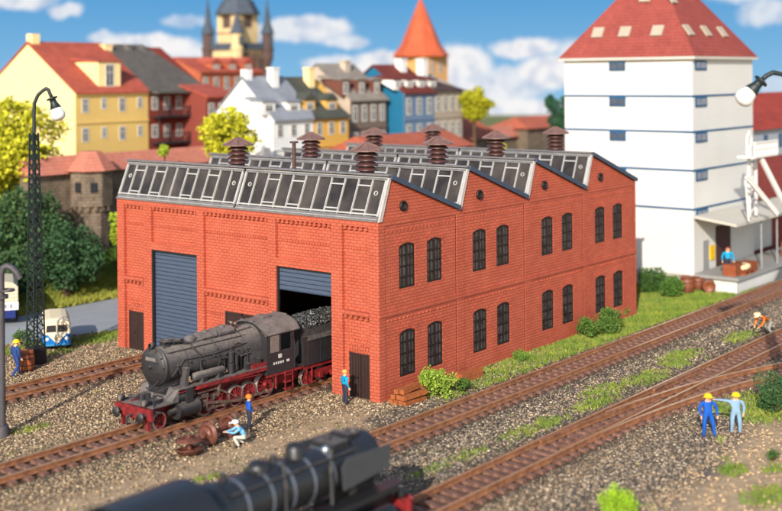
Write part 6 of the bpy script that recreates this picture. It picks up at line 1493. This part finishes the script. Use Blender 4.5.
        m_.lathe([(.0, .10), (.07, .09), (.115, .03), (.122, -.04), (.10, -.10)], cc_ - fw_ * .02, upv, 18); nm = 'hair'
    m_.build(nm, hm, t)
    t.rotation_euler = (0, 0, face); t.scale = (1.28, 1.28, 1.0)
    return t
navy = mat('navy_cloth', (34, 62, 120), .8, var=.2, scale=8, bump=.3, bscale=14); blue = mat('strong_blue_cloth', (12, 84, 178), .8, var=.2, scale=8, bump=.3, bscale=14)
pale = mat('pale_blue_cloth', (128, 158, 184), .8, var=.15, scale=8, bump=.3, bscale=14); teal = mat('turquoise_cloth', (0, 146, 190), .8, var=.15, scale=8)
whitec = mat('off_white_cloth', (206, 200, 186), .8, var=.1, scale=8); sky_b = mat('light_blue_shirt', (112, 180, 222), .8, var=.1, scale=8); darkc = mat('dark_cloth', (44, 48, 66), .8, var=.2, scale=8)
orng = mat('orange_vest', (236, 118, 30), .7, var=.15, scale=8)
VA = YAW + math.pi      # facing the camera
person(16, 376, VA + 2.4, 'man in navy overalls and yellow helmet walking away beside the rusty barrel at the left', navy, navy, h=2.0, shoes=navy, legs=dict(kl=(.16, .12, .50), al=(.18, .12, .09), tl=(.33, .12, .04), ar=(-.22, -.12, .10), tr=(-.08, -.13, .04)))
person(249, 429, VA + 1.9, 'man with orange hair in a blue jacket and dark trousers beside the engine wheels', blue, darkc, head='hair', headc=(214, 120, 40), h=1.6, arms=dict(wl=(.18, .25, .96), wr=(.10, -.25, .92)))
person(243, 446, VA - 1.35, 'man in white trousers, light blue shirt and white cap crouching by the wheelset', sky_b, whitec, head='cap', headc=(226, 232, 238), pose='crouch', h=1.75)
person(345, 404, VA + 2.0, 'man in a turquoise jacket and dark trousers standing before the small brown door', teal, darkc, head='hair', headc=(206, 150, 84), h=1.72)
person(708, 437, VA + .1, 'workman in dark blue overalls and yellow helmet, left of the pair by the switch', blue, blue, h=1.95, shoes=navy, arms=dict(el=(-.02, .30, 1.12), wl=(.04, .30, .86), er=(-.02, -.27, 1.14), wr=(.10, -.26, .90)), legs=dict(al=(.05, .20, .09), tl=(.2, .22, .04), kl=(.05, .16, .5)))
person(736, 435, VA - .1, 'workman in pale blue overalls and yellow helmet pointing with an outstretched arm', pale, pale, h=1.92, shoes=mat('brown_shoe', (110, 80, 60), .6),
       arms=dict(el=(-.02, .27, 1.14), wl=(.10, .22, .92), er=(.02, -.45, 1.44), wr=(.02, -.68, 1.46)))
person(768, 336, VA - 1.2, 'worker in orange vest, white trousers and straw hat bending over at the right edge', orng, whitec, head='hat', headc=(238, 206, 160), pose='bend', h=2.0)
q = WY(733, 263, yd - .1); person(0, 0, VA, 'man in a turquoise jacket standing on the loading dock by the gate', teal, darkc, head='hair', headc=(150, 60, 50), h=2.1, z0=1.251, at=(q[0], yd + .3))

GR = {'crate': 'crates on the loading dock', 'railway_track': 'railway tracks in the yard', 'steam_locomotive': 'steam locomotives', 'lattice_lamp': 'lattice mast lamps', 'timber_pile': 'timber piles by the brick shed',
      'wheelset': 'wheelsets beside the engine', 'barrel': 'brown barrels', 'town_house': 'houses of the old town', 'gatehouse': 'gatehouses on the town wall', 'bush': 'bushes', 'broadleaf_tree': 'yellow green and dark trees', 'person': 'people in the yard'}
for o in bpy.data.objects:
    if o.parent is None and o.name.split('.')[0] in GR: o['group'] = GR[o.name.split('.')[0]]
